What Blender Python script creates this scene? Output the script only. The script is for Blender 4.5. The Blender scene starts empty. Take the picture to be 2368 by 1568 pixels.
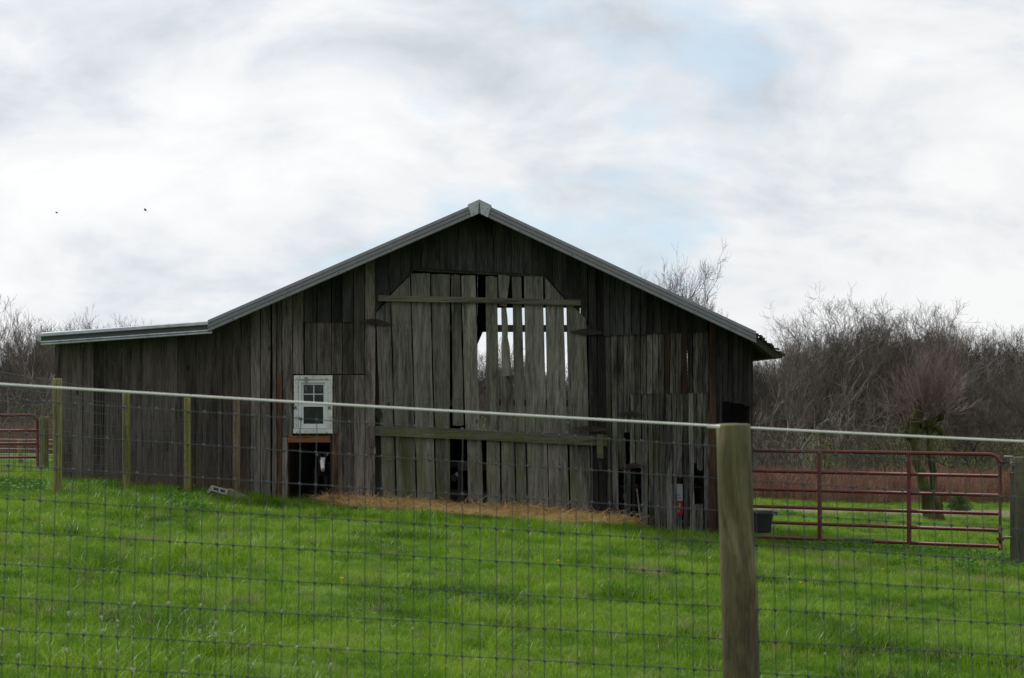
import bpy, math, random
import numpy as np
from mathutils import Vector, Matrix, noise as mn

R = math.radians
rnd = random.Random(7)
S = bpy.context.scene
COL = S.collection

# ------------------------------------------------------------------ camera, world, sun, exposure
F = 4200.0          # focal length in pixels of a 2367 pixel wide picture
EYE = 1.45          # eye height above the ground under the camera
HOR = 900.0
cam = bpy.data.cameras.new("camera")
camo = bpy.data.objects.new("camera", cam)
COL.objects.link(camo)
camo.location = (0, 0, EYE)
camo.rotation_euler = (R(90), 0, 0)
cam.sensor_width = 36
cam.lens = 36 * F / 2367.0
cam.shift_y = (HOR - 784.0) / 2367.0
cam.clip_start = 0.1
cam.clip_end = 3000
cam.dof.use_dof = True
cam.dof.focus_distance = 26
cam.dof.aperture_fstop = 10.0
S.camera = camo

SUN_EL, SUN_AZ = R(46), R(-40)      # azimuth from +Y (behind the barn), to the left
sd = bpy.data.lights.new("sun", 'SUN')
sd.energy = 2.7
sd.angle = R(9)
sd.color = (1, .96, .9)
so = bpy.data.objects.new("sun", sd)
COL.objects.link(so)
dirv = Vector((math.sin(SUN_AZ) * math.cos(SUN_EL), math.cos(SUN_AZ) * math.cos(SUN_EL), math.sin(SUN_EL)))
so.rotation_euler = dirv.to_track_quat('Z', 'Y').to_euler()
so.location = dirv * 50

S.view_settings.view_transform = 'Standard'
S.view_settings.look = 'None'
S.view_settings.exposure = 0
S.view_settings.gamma = 1
S.view_settings.use_curve_mapping = False
S.cycles.max_bounces = 6
S.cycles.transparent_max_bounces = 8


class NT:
    """small helper around a node tree"""
    def __init__(self, tree):
        self.t = tree
        tree.nodes.clear()

    def n(self, typ, **kw):
        nd = self.t.nodes.new(typ)
        for k, v in kw.items():
            if k.startswith('i_'):
                key = k[2:]
                key = int(key) if key.isdigit() else key.replace('_', ' ')
                nd.inputs[key].default_value = v
            else:
                setattr(nd, k, v)
        return nd

    def l(self, a, b):
        self.t.links.new(a, b)

    def val(self, sock, x):
        if hasattr(x, 'links'):
            self.l(x, sock)
        else:
            sock.default_value = x

    def math(self, op, a, b=0.0, c=0.0, clamp=False):
        nd = self.n('ShaderNodeMath', operation=op, use_clamp=clamp)
        self.val(nd.inputs[0], a); self.val(nd.inputs[1], b); self.val(nd.inputs[2], c)
        return nd.outputs[0]

    def vmath(self, op, a, b=(0, 0, 0)):
        nd = self.n('ShaderNodeVectorMath', operation=op)
        self.val(nd.inputs[0], a); self.val(nd.inputs[1], b)
        return nd.outputs[0]

    def mix(self, fac, a, b, bt='MIX'):
        nd = self.n('ShaderNodeMix', data_type='RGBA', blend_type=bt)
        self.val(nd.inputs[0], fac)
        self.val(nd.inputs[6], a); self.val(nd.inputs[7], b)
        return nd.outputs[2]

    def noise(self, vec, scale=1, detail=4, rough=.55, dist=0, out=0):
        nd = self.n('ShaderNodeTexNoise')
        nd.inputs['Scale'].default_value = scale
        nd.inputs['Detail'].default_value = detail
        nd.inputs['Roughness'].default_value = rough
        nd.inputs['Distortion'].default_value = dist
        if vec is not None:
            self.l(vec, nd.inputs['Vector'])
        return nd.outputs[out]

    def ramp(self, fac, stops):
        nd = self.n('ShaderNodeValToRGB')
        e = nd.color_ramp.elements
        while len(e) < len(stops):
            e.new(.5)
        for i, (p, c) in enumerate(stops):
            e[i].position = p
            e[i].color = c if len(c) == 4 else (*c, 1)
        self.l(fac, nd.inputs[0])
        return nd.outputs[0]

    def rmap(self, x, a, b, c=0, d=1):
        nd = self.n('ShaderNodeMapRange')
        self.val(nd.inputs[0], x)
        nd.inputs[1].default_value = a; nd.inputs[2].default_value = b
        nd.inputs[3].default_value = c; nd.inputs[4].default_value = d
        return nd.outputs[0]


def g3(v):
    return (v, v, v, 1)


W = bpy.data.worlds.new("World")
S.world = W
W.use_nodes = True
w = NT(W.node_tree)
sky = w.n('ShaderNodeTexSky', sky_type='NISHITA', sun_disc=False)
sky.sun_elevation = SUN_EL
sky.sun_rotation = SUN_AZ
sky.air_density = 1.0
sky.dust_density = 1.5
skyc = w.mix(1.0, sky.outputs[0], (.105, .105, .105, 1), 'MULTIPLY')
tc = w.n('ShaderNodeTexCoord').outputs['Generated']
sep = w.n('ShaderNodeSeparateXYZ'); w.l(tc, sep.inputs[0])
zz = w.math('ADD', w.math('MAXIMUM', sep.outputs[2], 0.0), 0.55)
cmb = w.n('ShaderNodeCombineXYZ')
w.l(w.math('DIVIDE', sep.outputs[0], zz), cmb.inputs[0])
w.l(w.math('DIVIDE', sep.outputs[1], zz), cmb.inputs[1])
SEED = 78.8
cmb.inputs[2].default_value = SEED
cv = w.vmath('MULTIPLY', cmb.outputs[0], (2.6, 3.4, 1))
n1 = w.noise(cv, 1.35, 9, .56, .25)
n2 = w.noise(w.vmath('ADD', cv, (5.3, 2.1, 0)), 2.3, 10, .56, .3)
n3 = w.noise(w.vmath('ADD', cv, (9.3, -4.1, 2)), 1.0, 3, .5, 0)
cover = w.rmap(n1, .305, .44, 0, 1)                                # 0 = open sky, 1 = cloud
shade = w.math('ADD', w.math('MULTIPLY', n2, .65), w.math('MULTIPLY', n3, .35))
ccol = w.ramp(shade, [(.37, (.57, .62, .68)), (.45, (.71, .745, .79)), (.52, (.83, .843, .86)), (.60, (.915, .92, .925))])
# thin veil over the open sky
veil = w.mix(.75, skyc, (.60, .78, .93, 1))
cl = w.mix(cover, veil, ccol)
# the sky is brighter round the veiled sun
dotn = w.n('ShaderNodeVectorMath', operation='DOT_PRODUCT')
w.l(tc, dotn.inputs[0]); dotn.inputs[1].default_value = dirv
glow = w.rmap(dotn.outputs['Value'], -.6, 1.0, .80, 1.15)
gl = w.n('ShaderNodeVectorMath', operation='SCALE')
w.l(cl, gl.inputs[0]); w.l(glow, gl.inputs['Scale'])
bg = w.n('ShaderNodeBackground')
w.l(w.mix(w.rmap(sep.outputs[2], -.01, -.03, 0, 1), gl.outputs[0], (.09, .10, .06, 1)), bg.inputs[0])
bg.inputs[1].default_value = 1.0
wo = w.n('ShaderNodeOutputWorld')
w.l(bg.outputs[0], wo.inputs[0])

# ------------------------------------------------------------------ terrain height
GX = np.array([-400, -40, -16, -10, -6.25, -4.25, -.5, 1.1, 2.82, 6.5, 10.5, 16, 40, 400.])
GY = np.array([-250, 5, 9, 14, 20, 25.4, 34, 45, 60, 100, 160, 220, 300, 520.])
def _near(x, a, b):
    return a - b * np.clip(x, -12, 12)
GZ = np.array([
    _near(GX, -1.42, .057), _near(GX, -1.42, .057), _near(GX, -1.41, .052), _near(GX, -1.43, .058),
    [-1.1, -1.05, -1.05, -1.10, -1.16, -1.28, -1.48, -1.72, -1.92, -2.17, -2.25, -2.35, -2.5, -2.6],
    [-1.2, -1.2, -1.2, -1.28, -1.34, -1.44, -1.60, -1.82, -2.10, -2.36, -2.42, -2.5, -2.6, -2.7],
    [-1.5, -1.5, -1.45, -1.48, -1.5, -1.6, -1.95, -2.1, -2.42, -2.74, -2.82, -2.86, -2.9, -3],
    [-1.9, -1.9, -1.72, -1.78, -1.95, -2.1, -2.4, -2.6, -2.8, -3.15, -3.25, -3.3, -3.4, -3.5],
    [-2.4, -2.4, -2.2, -2.3, -2.6, -2.8, -3.2, -3.3, -3.45, -3.65, -3.72, -3.76, -3.9, -4],
    [-4.2] * 5 + [-4.6] * 4 + [-5.2] * 5,
    [-6.2] * 5 + [-6.6] * 4 + [-7.0] * 5,
    [-4.6] * 14, [-.5] * 14, [-4.0] * 14])

# one more column right in front of the goat opening, where the ground dips
_k = 6
GZ = np.array([np.insert(row, _k, np.interp(-2.8, GX, row)) for row in GZ])
GX = np.insert(GX, _k, -2.8)
GZ[5, _k] = -1.62; GZ[4, _k] = -1.45; GZ[5, _k - 1] = -1.48; GZ[4, _k + 1] = -1.59; GZ[5, _k + 1] = -1.69


def gh(x, y):
    """ground height relative to the eye level, plus the eye: world z (vectorised)"""
    x = np.clip(np.asarray(x, float), GX[0], GX[-1] - 1e-6)
    y = np.clip(np.asarray(y, float), GY[0], GY[-1] - 1e-6)
    i = np.clip(np.searchsorted(GX, x, side='right') - 1, 0, len(GX) - 2)
    j = np.clip(np.searchsorted(GY, y, side='right') - 1, 0, len(GY) - 2)
    u = (x - GX[i]) / (GX[i + 1] - GX[i]); v = (y - GY[j]) / (GY[j + 1] - GY[j])
    z = (GZ[j, i] * (1 - u) + GZ[j, i + 1] * u) * (1 - v) + (GZ[j + 1, i] * (1 - u) + GZ[j + 1, i + 1] * u) * v
    bump = .025 * np.sin(x * 1.3 + 1.7 * np.sin(y * .7)) * np.sin(y * 1.1 + .6 * x) + .012 * np.sin(x * 3.1 + y * 2.3)
    return z + bump + EYE


def P(px, py, Y):
    return Vector(((px - 1183.5) * Y / F, Y, EYE + (HOR - py) * Y / F))


def X_(px, Y):
    return (px - 1183.5) * Y / F


def Z_(py, Y):
    return EYE + (HOR - py) * Y / F


def pyg(px, Y):
    """picture row at which the ground meets depth Y in column px"""
    return HOR - (float(gh(X_(px, Y), Y)) - EYE) * F / Y


# ------------------------------------------------------------------ mesh helpers
class MB:
    def __init__(self):
        self.v = []; self.f = []

    def quadgrid(self, rows):
        b = len(self.v); n = len(rows[0])
        for r in rows:
            self.v += [tuple(p) for p in r]
        for i in range(len(rows) - 1):
            for j in range(n - 1):
                a = b + i * n + j
                self.f.append((a, a + 1, a + n + 1, a + n))
        return self

    def box(self, x0, x1, y0, y1, z0, z1):
        b = len(self.v)
        for z in (z0, z1):
            for x, y in ((x0, y0), (x1, y0), (x1, y1), (x0, y1)):
                self.v.append((x, y, z))
        for q in ((0, 3, 2, 1), (4, 5, 6, 7), (0, 1, 5, 4), (1, 2, 6, 5), (2, 3, 7, 6), (3, 0, 4, 7)):
            self.f.append(tuple(b + i for i in q))
        return self

    def prism(self, poly, y0, y1, holes=None):
        """polygon of (x, z) extruded from y0 (front) to y1 (back)"""
        b = len(self.v); n = len(poly)
        self.v += [(x, y0, z) for x, z in poly] + [(x, y1, z) for x, z in poly]
        self.f.append(tuple(range(b, b + n)))
        self.f.append(tuple(range(b + 2 * n - 1, b + n - 1, -1)))
        for i in range(n):
            j = (i + 1) % n
            self.f.append((b + i, b + n + i, b + n + j, b + j))
        return self

    def tube(self, pts, rad, sides=8, cap=True, squash=None):
        pts = [Vector(p) for p in pts]
        if not hasattr(rad, '__len__'):
            rad = [rad] * len(pts)
        b = len(self.v)
        ref = None
        for i, p in enumerate(pts):
            d = (pts[min(i + 1, len(pts) - 1)] - pts[max(i - 1, 0)]).normalized()
            if ref is None:
                ref = Vector((0, 0, 1)) if abs(d.z) < .9 else Vector((1, 0, 0))
            u = d.cross(ref)
            if u.length < 1e-4:
                u = d.cross(Vector((0, 1, 0)))
            u.normalize(); v = u.cross(d)
            for k in range(sides):
                a = 2 * math.pi * k / sides
                q = p + (u * math.cos(a) + v * math.sin(a)) * rad[i]
                self.v.append(tuple(q))
        for i in range(len(pts) - 1):
            for k in range(sides):
                a = b + i * sides + k; c = b + i * sides + (k + 1) % sides
                self.f.append((a, c, c + sides, a + sides))
        if cap:
            self.f.append(tuple(b + k for k in range(sides)))
            e = b + (len(pts) - 1) * sides
            self.f.append(tuple(e + sides - 1 - k for k in range(sides)))
        return self

    def mesh(self, name, origin=(0, 0, 0), smooth=False):
        me = bpy.data.meshes.new(name)
        o = Vector(origin)
        me.from_pydata([(x - o.x, y - o.y, z - o.z) for x, y, z in self.v], [], self.f)
        if smooth:
            me.polygons.foreach_set('use_smooth', [True] * len(me.polygons))
        me.update()
        return me


WL = {}     # world location of every object built (parents are never rotated while building)


def tag(o, label=None, cat=None, group=None, kind=None):
    if label: o['label'] = label
    if cat: o['category'] = cat
    if group: o['group'] = group
    if kind: o['kind'] = kind
    return o


def thing(name, loc, label, cat, group=None):
    o = bpy.data.objects.new(name, None)
    o.empty_display_size = .2
    COL.objects.link(o)
    o.location = loc
    WL[o.name] = Vector(loc)
    return tag(o, label, cat, group)


def add(name, mb, mat, parent=None, smooth=False, origin=None, label=None, cat=None, group=None, kind=None, bevel=0):
    if origin is None:
        a = np.array(mb.v)
        lo, hi = a.min(0), a.max(0)
        origin = Vector(((lo[0] + hi[0]) / 2, (lo[1] + hi[1]) / 2, lo[2]))
    me = mb.mesh(name, origin, smooth)
    me.materials.append(mat)
    o = bpy.data.objects.new(name, me)
    COL.objects.link(o)
    if parent is not None:
        o.parent = parent
        o.location = Vector(origin) - WL[parent.name]
    else:
        o.location = origin
    WL[o.name] = Vector(origin)
    if bevel:
        m = o.modifiers.new('bevel', 'BEVEL'); m.width = bevel; m.segments = 2; m.limit_method = 'ANGLE'
    return tag(o, label, cat, group, kind)


def fast_mesh(name, verts, quads):
    """verts (n,3), quads (m,4 or 3) numpy arrays"""
    me = bpy.data.meshes.new(name)
    k = quads.shape[1]
    me.vertices.add(len(verts)); me.vertices.foreach_set('co', verts.astype(np.float32).ravel())
    me.loops.add(len(quads) * k); me.loops.foreach_set('vertex_index', quads.astype(np.int32).ravel())
    me.polygons.add(len(quads))
    me.polygons.foreach_set('loop_start', np.arange(0, len(quads) * k, k, dtype=np.int32))
    me.polygons.foreach_set('loop_total', np.full(len(quads), k, dtype=np.int32))
    me.update(calc_edges=True)
    me.validate()
    return me


# ------------------------------------------------------------------ materials
def mat(name):
    m = bpy.data.materials.new(name)
    m.use_nodes = True
    t = NT(m.node_tree)
    out = t.n('ShaderNodeOutputMaterial')
    bs = t.n('ShaderNodeBsdfPrincipled')
    t.l(bs.outputs[0], out.inputs[0])
    bs.inputs['Specular IOR Level'].default_value = .3
    return m, t, bs, out


def simple(name, col, rough=.6, metal=0, var=.15, scale=6, bump=0.0, spec=.3, stretch=(1, 1, 1)):
    m, t, bs, out = mat(name)
    tcn = t.n('ShaderNodeTexCoord').outputs['Object']
    v = t.vmath('MULTIPLY', tcn, stretch)
    n = t.noise(v, scale, 5, .6)
    lo = tuple(c * (1 - var) for c in col); hi = tuple(min(1, c * (1 + var)) for c in col)
    c = t.ramp(n, [(.3, lo), (.7, hi)])
    t.l(c, bs.inputs['Base Color'])
    bs.inputs['Roughness'].default_value = rough
    bs.inputs['Metallic'].default_value = metal
    bs.inputs['Specular IOR Level'].default_value = spec
    if bump:
        b = t.n('ShaderNodeBump', i_Strength=bump, i_Distance=.01)
        t.l(t.noise(v, scale * 4, 4, .6), b.inputs['Height']); t.l(b.outputs[0], bs.inputs['Normal'])
    return m


def wood(name, dark, light, tint=.25, moss=0.0, stain=0.0, rot=0.0, grain_axis=2, mosscol=(.075, .085, .02), lowstain=None, streak=.55):
    """weathered board: grain runs along grain_axis; every board gets its own tone"""
    m, t, bs, out = mat(name)
    oc = t.n('ShaderNodeTexCoord').outputs['Object']
    oi = t.n('ShaderNodeObjectInfo')
    rv = oi.outputs['Random']
    off = t.n('ShaderNodeCombineXYZ')
    t.l(t.math('MULTIPLY', rv, 37.0), off.inputs[0]); t.l(t.math('MULTIPLY', rv, 91.0), off.inputs[1]); t.l(t.math('MULTIPLY', rv, 53.0), off.inputs[2])
    v = t.vmath('ADD', oc, off.outputs[0])
    sg = [1, 1, 1]; sg[grain_axis] = .045
    sf = [1, 1, 1]; sf[grain_axis] = .16
    vg = t.vmath('MULTIPLY', v, tuple(sg)); vf = t.vmath('MULTIPLY', v, tuple(sf))
    grain = t.noise(vg, 110, 6, .7, .1)
    blot = t.noise(vf, 6, 6, .65, .15)
    streakn = t.noise(vg, 26, 5, .7, .1)
    f = t.math('ADD', t.math('MULTIPLY', grain, .42), t.math('ADD', t.math('MULTIPLY', blot, .33), t.math('MULTIPLY', streakn, .33)))
    c = t.ramp(f, [(.38, tuple(x * .35 for x in dark)), (.47, dark), (.60, light), (.72, tuple(min(1, x * 1.35) for x in light))])
    # dark cracks along the grain
    crack = t.rmap(t.noise(vg, 42, 3, .5, .05), .63, .68, 0, 1)
    c = t.mix(t.math('MULTIPLY', crack, streak), c, (dark[0] * .12, dark[1] * .12, dark[2] * .12, 1))
    # knots
    vo = t.n('ShaderNodeTexVoronoi'); vo.inputs['Scale'].default_value = 2.6
    sk = [1, 1, 1]; sk[grain_axis] = .5
    t.l(t.vmath('MULTIPLY', v, tuple(sk)), vo.inputs['Vector'])
    kd = t.math('ADD', vo.outputs['Distance'], t.math('MULTIPLY', t.math('SUBTRACT', blot, .5), .12))
    c = t.mix(t.rmap(kd, .035, .075, .85, 0), c, (dark[0] * .25, dark[1] * .22, dark[2] * .2, 1))
    # pale worn fibres
    wornm = t.math('MULTIPLY', t.rmap(t.noise(vf, 9, 6, .75, .1), .56, .68, 0, .6), t.rmap(grain, .42, .6, 0, 1))
    c = t.mix(wornm, c, tuple(min(1, x * 1.75) for x in light) + (1,))
    # board to board tone
    tone = t.rmap(rv, 0, 1, 1 - tint, 1 + tint)
    sc = t.n('ShaderNodeVectorMath', operation='SCALE'); t.l(c, sc.inputs[0]); t.l(tone, sc.inputs['Scale'])
    c = sc.outputs[0]
    if stain:
        rs = t.math('FRACT', t.math('MULTIPLY', rv, 7.31))
        sm = t.math('MULTIPLY', t.rmap(t.noise(vf, 3.0, 4, .6, .5), .54, .66, 0, 1), t.rmap(rs, 1 - stain, 1 - stain + .1, 0, 1))
        c = t.mix(t.math('MULTIPLY', sm, .75), c, (.16, .06, .022, 1))
    if rot:
        rm = t.rmap(t.noise(vf, 2.2, 6, .7, .6), .52 - rot * .1, .66, 0, 1)
        c = t.mix(t.math('MULTIPLY', rm, .8), c, tuple(x * .22 for x in dark) + (1,))
    if moss:
        geo = t.n('ShaderNodeNewGeometry')
        mm = t.rmap(t.noise(t.vmath('MULTIPLY', geo.outputs['Position'], (1.1, 1, .5)), 1.6, 6, .7, .5), .47, .66, 0, moss)
        sp = t.n('ShaderNodeSeparateXYZ'); t.l(geo.outputs['Position'], sp.inputs[0])
        low = t.rmap(sp.outputs[2], -.5, 1.5, 1.0, .25)
        c = t.mix(t.math('MULTIPLY', mm, low), c, (*mosscol, 1))
    if lowstain:
        geo = t.n('ShaderNodeNewGeometry')
        sp = t.n('ShaderNodeSeparateXYZ'); t.l(geo.outputs['Position'], sp.inputs[0])
        edge = t.math('ADD', sp.outputs[2], t.math('MULTIPLY', t.noise(vf, 5, 4, .6), .5))
        c = t.mix(t.rmap(edge, .25, .75, .65, 0), c, (*lowstain, 1))
    t.l(c, bs.inputs['Base Color'])
    bs.inputs['Roughness'].default_value = .85
    bs.inputs['Specular IOR Level'].default_value = .2
    b = t.n('ShaderNodeBump', i_Strength=.55, i_Distance=.012)
    t.l(t.math('SUBTRACT', f, t.math('MULTIPLY', crack, .5)), b.inputs['Height']); t.l(b.outputs[0], bs.inputs['Normal'])
    return m


M_DOOR = wood('weathered door boards', (.070, .068, .058), (.188, .180, .152), .24, moss=.85, rot=.15)
M_WALL = wood('weathered wall boards', (.055, .048, .041), (.178, .157, .136), .46, stain=.10, rot=.4)
M_LEAN = wood('smooth brown grey boards', (.054, .045, .040), (.135, .113, .100), .34, lowstain=(.10, .07, .047), rot=.1)
M_DARK = wood('dark rotten boards', (.012, .011, .011), (.050, .046, .042), .50, stain=.22, rot=.6)
M_LOWD = wood('peeling grey boards', (.017, .015, .013), (.150, .143, .130), .50, stain=.08, rot=.75, moss=.5)
M_GABLE = wood('gable boards', (.024, .023, .024), (.066, .064, .065), .25, rot=.35)
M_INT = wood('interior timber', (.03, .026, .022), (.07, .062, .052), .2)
M_RAIL = wood('rail timber', (.075, .072, .052), (.165, .155, .118), .1, grain_axis=0)
M_RAILM = wood('mossy rail timber', (.055, .056, .036), (.125, .122, .080), .1, moss=1.6, grain_axis=0)
M_HEAD = wood('brown lintel timber', (.10, .045, .018), (.23, .105, .042), .05, grain_axis=0)
M_RUSTB = wood('orange brown stained board', (.050, .032, .022), (.20, .095, .050), .1, rot=.5)
M_RUST = wood('rust stained board', (.030, .020, .014), (.085, .045, .025), .2, rot=.6)
M_POSTG = wood('green treated post', (.095, .085, .030), (.24, .215, .085), .12, moss=1.2, mosscol=(.18, .19, .010), streak=.3)
M_POSTB = wood('brown square post', (.10, .075, .045), (.22, .165, .105), .1)
M_RPOST = wood('grey green post', (.055, .052, .032), (.13, .122, .080), .1)
M_ROOFM = simple('grey painted steel', (.175, .178, .190), .42, .25, .10, 3, spec=.5, stretch=(3, 1, 1))
M_GALV = simple('galvanised steel', (.36, .38, .40), .38, .6, .22, 9, spec=.5)
M_GREEN = simple('dark green steel', (.045, .06, .045), .5, .2, .1, 5)
M_IRON = simple('rusty iron', (.035, .026, .022), .75, .3, .5, 18, bump=.3)
M_WIRE = simple('dull fence wire', (.075, .085, .095), .45, .3, .1, 5)
M_WIRE2 = simple('grey fence wire', (.10, .10, .10), .5, .5, .1, 5)
M_ROPE = simple('white coated wire', (.68, .67, .65), .6, 0, .06, 20, spec=.25)
M_RED = simple('red gate paint', (.115, .014, .013), .5, .1, .3, 7, spec=.5)
M_BLACKP = simple('black plastic', (.020, .022, .026), .5, 0, .2, 4, spec=.4)
M_VINYL = simple('white vinyl', (.62, .64, .67), .35, 0, .05, 5, spec=.5)
M_SCREW = simple('screw head', (.06, .06, .06), .4, .6, .1, 5)
M_CONC = simple('concrete', (.26, .25, .225), .9, 0, .25, 14, bump=.4)
M_LOG = simple('weathered block wood', (.20, .16, .12), .9, 0, .4, 12, bump=.5)
M_WOOL = simple('white hair', (.42, .40, .35), .9, 0, .1, 9)
M_SHING = simple('old wood shingle', (.035, .033, .030), .9, 0, .5, 12, bump=.5)
M_STRAW = simple('straw', (.60, .42, .20), .8, 0, .35, 5)
M_BIRD = simple('bird feathers', (.03, .03, .035), .8)


def peeling():
    m, t, bs, out = mat('peeling white paint')
    oc = t.n('ShaderNodeTexCoord').outputs['Object']
    v = t.vmath('ADD', oc, (4.1, 2.2, 7.7))
    n = t.noise(t.vmath('MULTIPLY', v, (1, 1, .5)), 17, 6, .7, .5)
    k = t.rmap(n, .565, .60, 0, 1)
    g = t.noise(t.vmath('MULTIPLY', v, (1, 1, .12)), 60, 4, .6)
    c = t.mix(k, t.ramp(t.noise(v, 5, 4), [(.3, (.50, .49, .46)), (.7, (.66, .66, .64))]), t.ramp(g, [(.35, (.05, .045, .04)), (.65, (.20, .18, .16))]))
    t.l(c, bs.inputs['Base Color']); bs.inputs['Roughness'].default_value = .6
    b = t.n('ShaderNodeBump', i_Strength=.5, i_Distance=.004); b.invert = True
    t.l(k, b.inputs['Height']); t.l(b.outputs[0], bs.inputs['Normal'])
    return m


M_PAINT = peeling()


def glass():
    m, t, bs, out = mat('window glass')
    t.t.nodes.remove(bs)
    gl = t.n('ShaderNodeBsdfGlossy'); gl.inputs[0].default_value = (.9, .9, .9, 1); gl.inputs['Roughness'].default_value = .05
    tr = t.n('ShaderNodeBsdfTransparent'); tr.inputs[0].default_value = (.55, .58, .58, 1)
    fr = t.n('ShaderNodeFresnel'); fr.inputs[0].default_value = 1.33
    mx = t.n('ShaderNodeMixShader')
    t.l(fr.outputs[0], mx.inputs[0]); t.l(tr.outputs[0], mx.inputs[1]); t.l(gl.outputs[0], mx.inputs[2])
    du = t.n('ShaderNodeBsdfDiffuse'); du.inputs[0].default_value = (.16, .16, .17, 1)
    m2 = t.n('ShaderNodeMixShader'); t.l(t.rmap(t.noise(t.n('ShaderNodeTexCoord').outputs['Object'], 9, 4), .3, .7, .10, .28), m2.inputs[0])
    t.l(mx.outputs[0], m2.inputs[1]); t.l(du.outputs[0], m2.inputs[2])
    t.l(m2.outputs[0], out.inputs[0])
    return m


M_GLASS = glass()


def post_near():
    """the big treated post: olive sides, brown diagonal grain figure"""
    m, t, bs, out = mat('treated post wood')
    oc = t.n('ShaderNodeTexCoord').outputs['Object']
    v = t.vmath('MULTIPLY', oc, (1, 1, .16))
    tw = t.n('ShaderNodeSeparateXYZ'); t.l(oc, tw.inputs[0])
    sh = t.n('ShaderNodeCombineXYZ'); t.l(t.math('ADD', tw.outputs[0], t.math('MULTIPLY', tw.outputs[2], .10)), sh.inputs[0])
    t.l(tw.outputs[1], sh.inputs[1]); t.l(t.math('MULTIPLY', tw.outputs[2], .14), sh.inputs[2])
    fig = t.noise(sh.outputs[0], 17, 3, .5, 1.0)
    fine = t.noise(v, 130, 5, .6)
    c = t.ramp(fig, [(.38, (.034, .020, .008)), (.49, (.070, .047, .020)), (.58, (.125, .106, .048)), (.70, (.23, .21, .12))])
    c = t.mix(.25, c, t.ramp(fine, [(.3, (.05, .045, .02)), (.7, (.30, .28, .18))]))
    top = t.math('MULTIPLY', t.rmap(tw.outputs[2], 1.0, 1.34, 0, .75), t.rmap(t.noise(oc, 22, 4), .4, .6, .3, 1))
    c = t.mix(top, c, (.085, .09, .022, 1))
    t.l(c, bs.inputs['Base Color']); bs.inputs['Roughness'].default_value = .7
    b = t.n('ShaderNodeBump', i_Strength=.35, i_Distance=.006)
    t.l(fine, b.inputs['Height']); t.l(b.outputs[0], bs.inputs['Normal'])
    return m


M_NPOST = post_near()


def bark(name, a, b_, c_, sc=1.0):
    m, t, bs, out = mat(name)
    geo = t.n('ShaderNodeNewGeometry').outputs['Position']
    oi = t.n('ShaderNodeObjectInfo').outputs['Random']
    n = t.noise(t.vmath('MULTIPLY', geo, (1, 1, .35)), 1.6 * sc, 6, .7)
    c = t.ramp(n, [(.32, a), (.5, b_), (.68, c_)])
    k = t.n('ShaderNodeVectorMath', operation='SCALE'); t.l(c, k.inputs[0]); t.l(t.rmap(oi, 0, 1, .75, 1.25), k.inputs['Scale'])
    t.l(k.outputs[0], bs.inputs['Base Color']); bs.inputs['Roughness'].default_value = .9
    bs.inputs['Specular IOR Level'].default_value = .1
    return m


M_BARK = bark('grey brown bark', (.06, .052, .044), (.13, .115, .096), (.23, .21, .18))
M_TWIG = bark('twig bark', (.055, .047, .040), (.100, .087, .073), (.165, .147, .125))
M_PALE = bark('pale sycamore bark', (.12, .11, .095), (.24, .225, .20), (.42, .40, .36))
M_DTREE = bark('dark wood bark', (.035, .030, .026), (.060, .052, .044), (.095, .085, .070))
M_MOSSY = bark('mossy old bark', (.022, .020, .012), (.055, .055, .016), (.15, .135, .075), 3)
M_SHOOT = bark('purple grey shoots', (.12, .085, .083), (.20, .145, .140), (.32, .25, .235), 2)
M_LIMB = bark('pale grey limbs', (.10, .088, .072), (.20, .18, .15), (.34, .31, .27), 1.3)  # bark of the prominent trees, paler than the wood behind them
M_TWL = bark('light twigs', (.075, .064, .053), (.14, .122, .10), (.22, .195, .165))
M_BRUSH = bark('russet dry stems', (.13, .070, .050), (.22, .120, .085), (.34, .21, .14), 1)


def leafy(name, ramp, transl=.35, scale=.9, rough=.55, fine=9, patch=None):
    m, t, bs, out = mat(name)
    pos = t.n('ShaderNodeNewGeometry').outputs['Position']
    n = t.noise(pos, scale, 4, .6)
    n2 = t.noise(pos, fine, 3, .6)
    oi = t.n('ShaderNodeObjectInfo').outputs['Random']
    f = t.math('ADD', t.math('MULTIPLY', n, .62), t.math('ADD', t.math('MULTIPLY', n2, .16), t.math('MULTIPLY', oi, .22)))
    c = t.ramp(f, ramp)
    if patch:
        pm = t.rmap(t.noise(t.vmath('ADD', pos, (3, 8, 0)), .75, 5, .65),   .62, .76, 0, .32)
        c = t.mix(pm, c, patch)
    t.l(c, bs.inputs['Base Color']); bs.inputs['Roughness'].default_value = rough
    bs.inputs['Specular IOR Level'].default_value = .25
    tr = t.n('ShaderNodeBsdfTranslucent'); t.l(c, tr.inputs[0])
    mx = t.n('ShaderNodeMixShader'); mx.inputs[0].default_value = transl
    t.l(bs.outputs[0], mx.inputs[1]); t.l(tr.outputs[0], mx.inputs[2]); t.l(mx.outputs[0], out.inputs[0])
    return m


M_GRASS = leafy('grass blades', [(.35, (.030, .090, .005)), (.44, (.090, .205, .009)), (.55, (.175, .320, .014)), (.68, (.31, .43, .06))], .45, .7, .38, 5, (.33, .31, .11, 1))
M_DRYG = leafy('dry grass blades', [(.3, (.19, .19, .06)), (.7, (.36, .34, .15))], .3)
M_WEED = leafy('broad weed leaves', [(.3, (.035, .12, .012)), (.7, (.09, .22, .025))], .35)
M_EVERG = leafy('evergreen needles', [(.3, (.03, .065, .015)), (.7, (.08, .14, .03))], .2, 4)
M_BUDS = leafy('yellow green undergrowth', [(.3, (.16, .20, .03)), (.7, (.32, .38, .07))], .35, .3)
M_YEL = simple('dandelion yellow', (.75, .50, .02), .6)
M_DEADL = leafy('dead pale leaves', [(.3, (.28, .25, .21)), (.7, (.45, .42, .37))], .2, 3)


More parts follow.
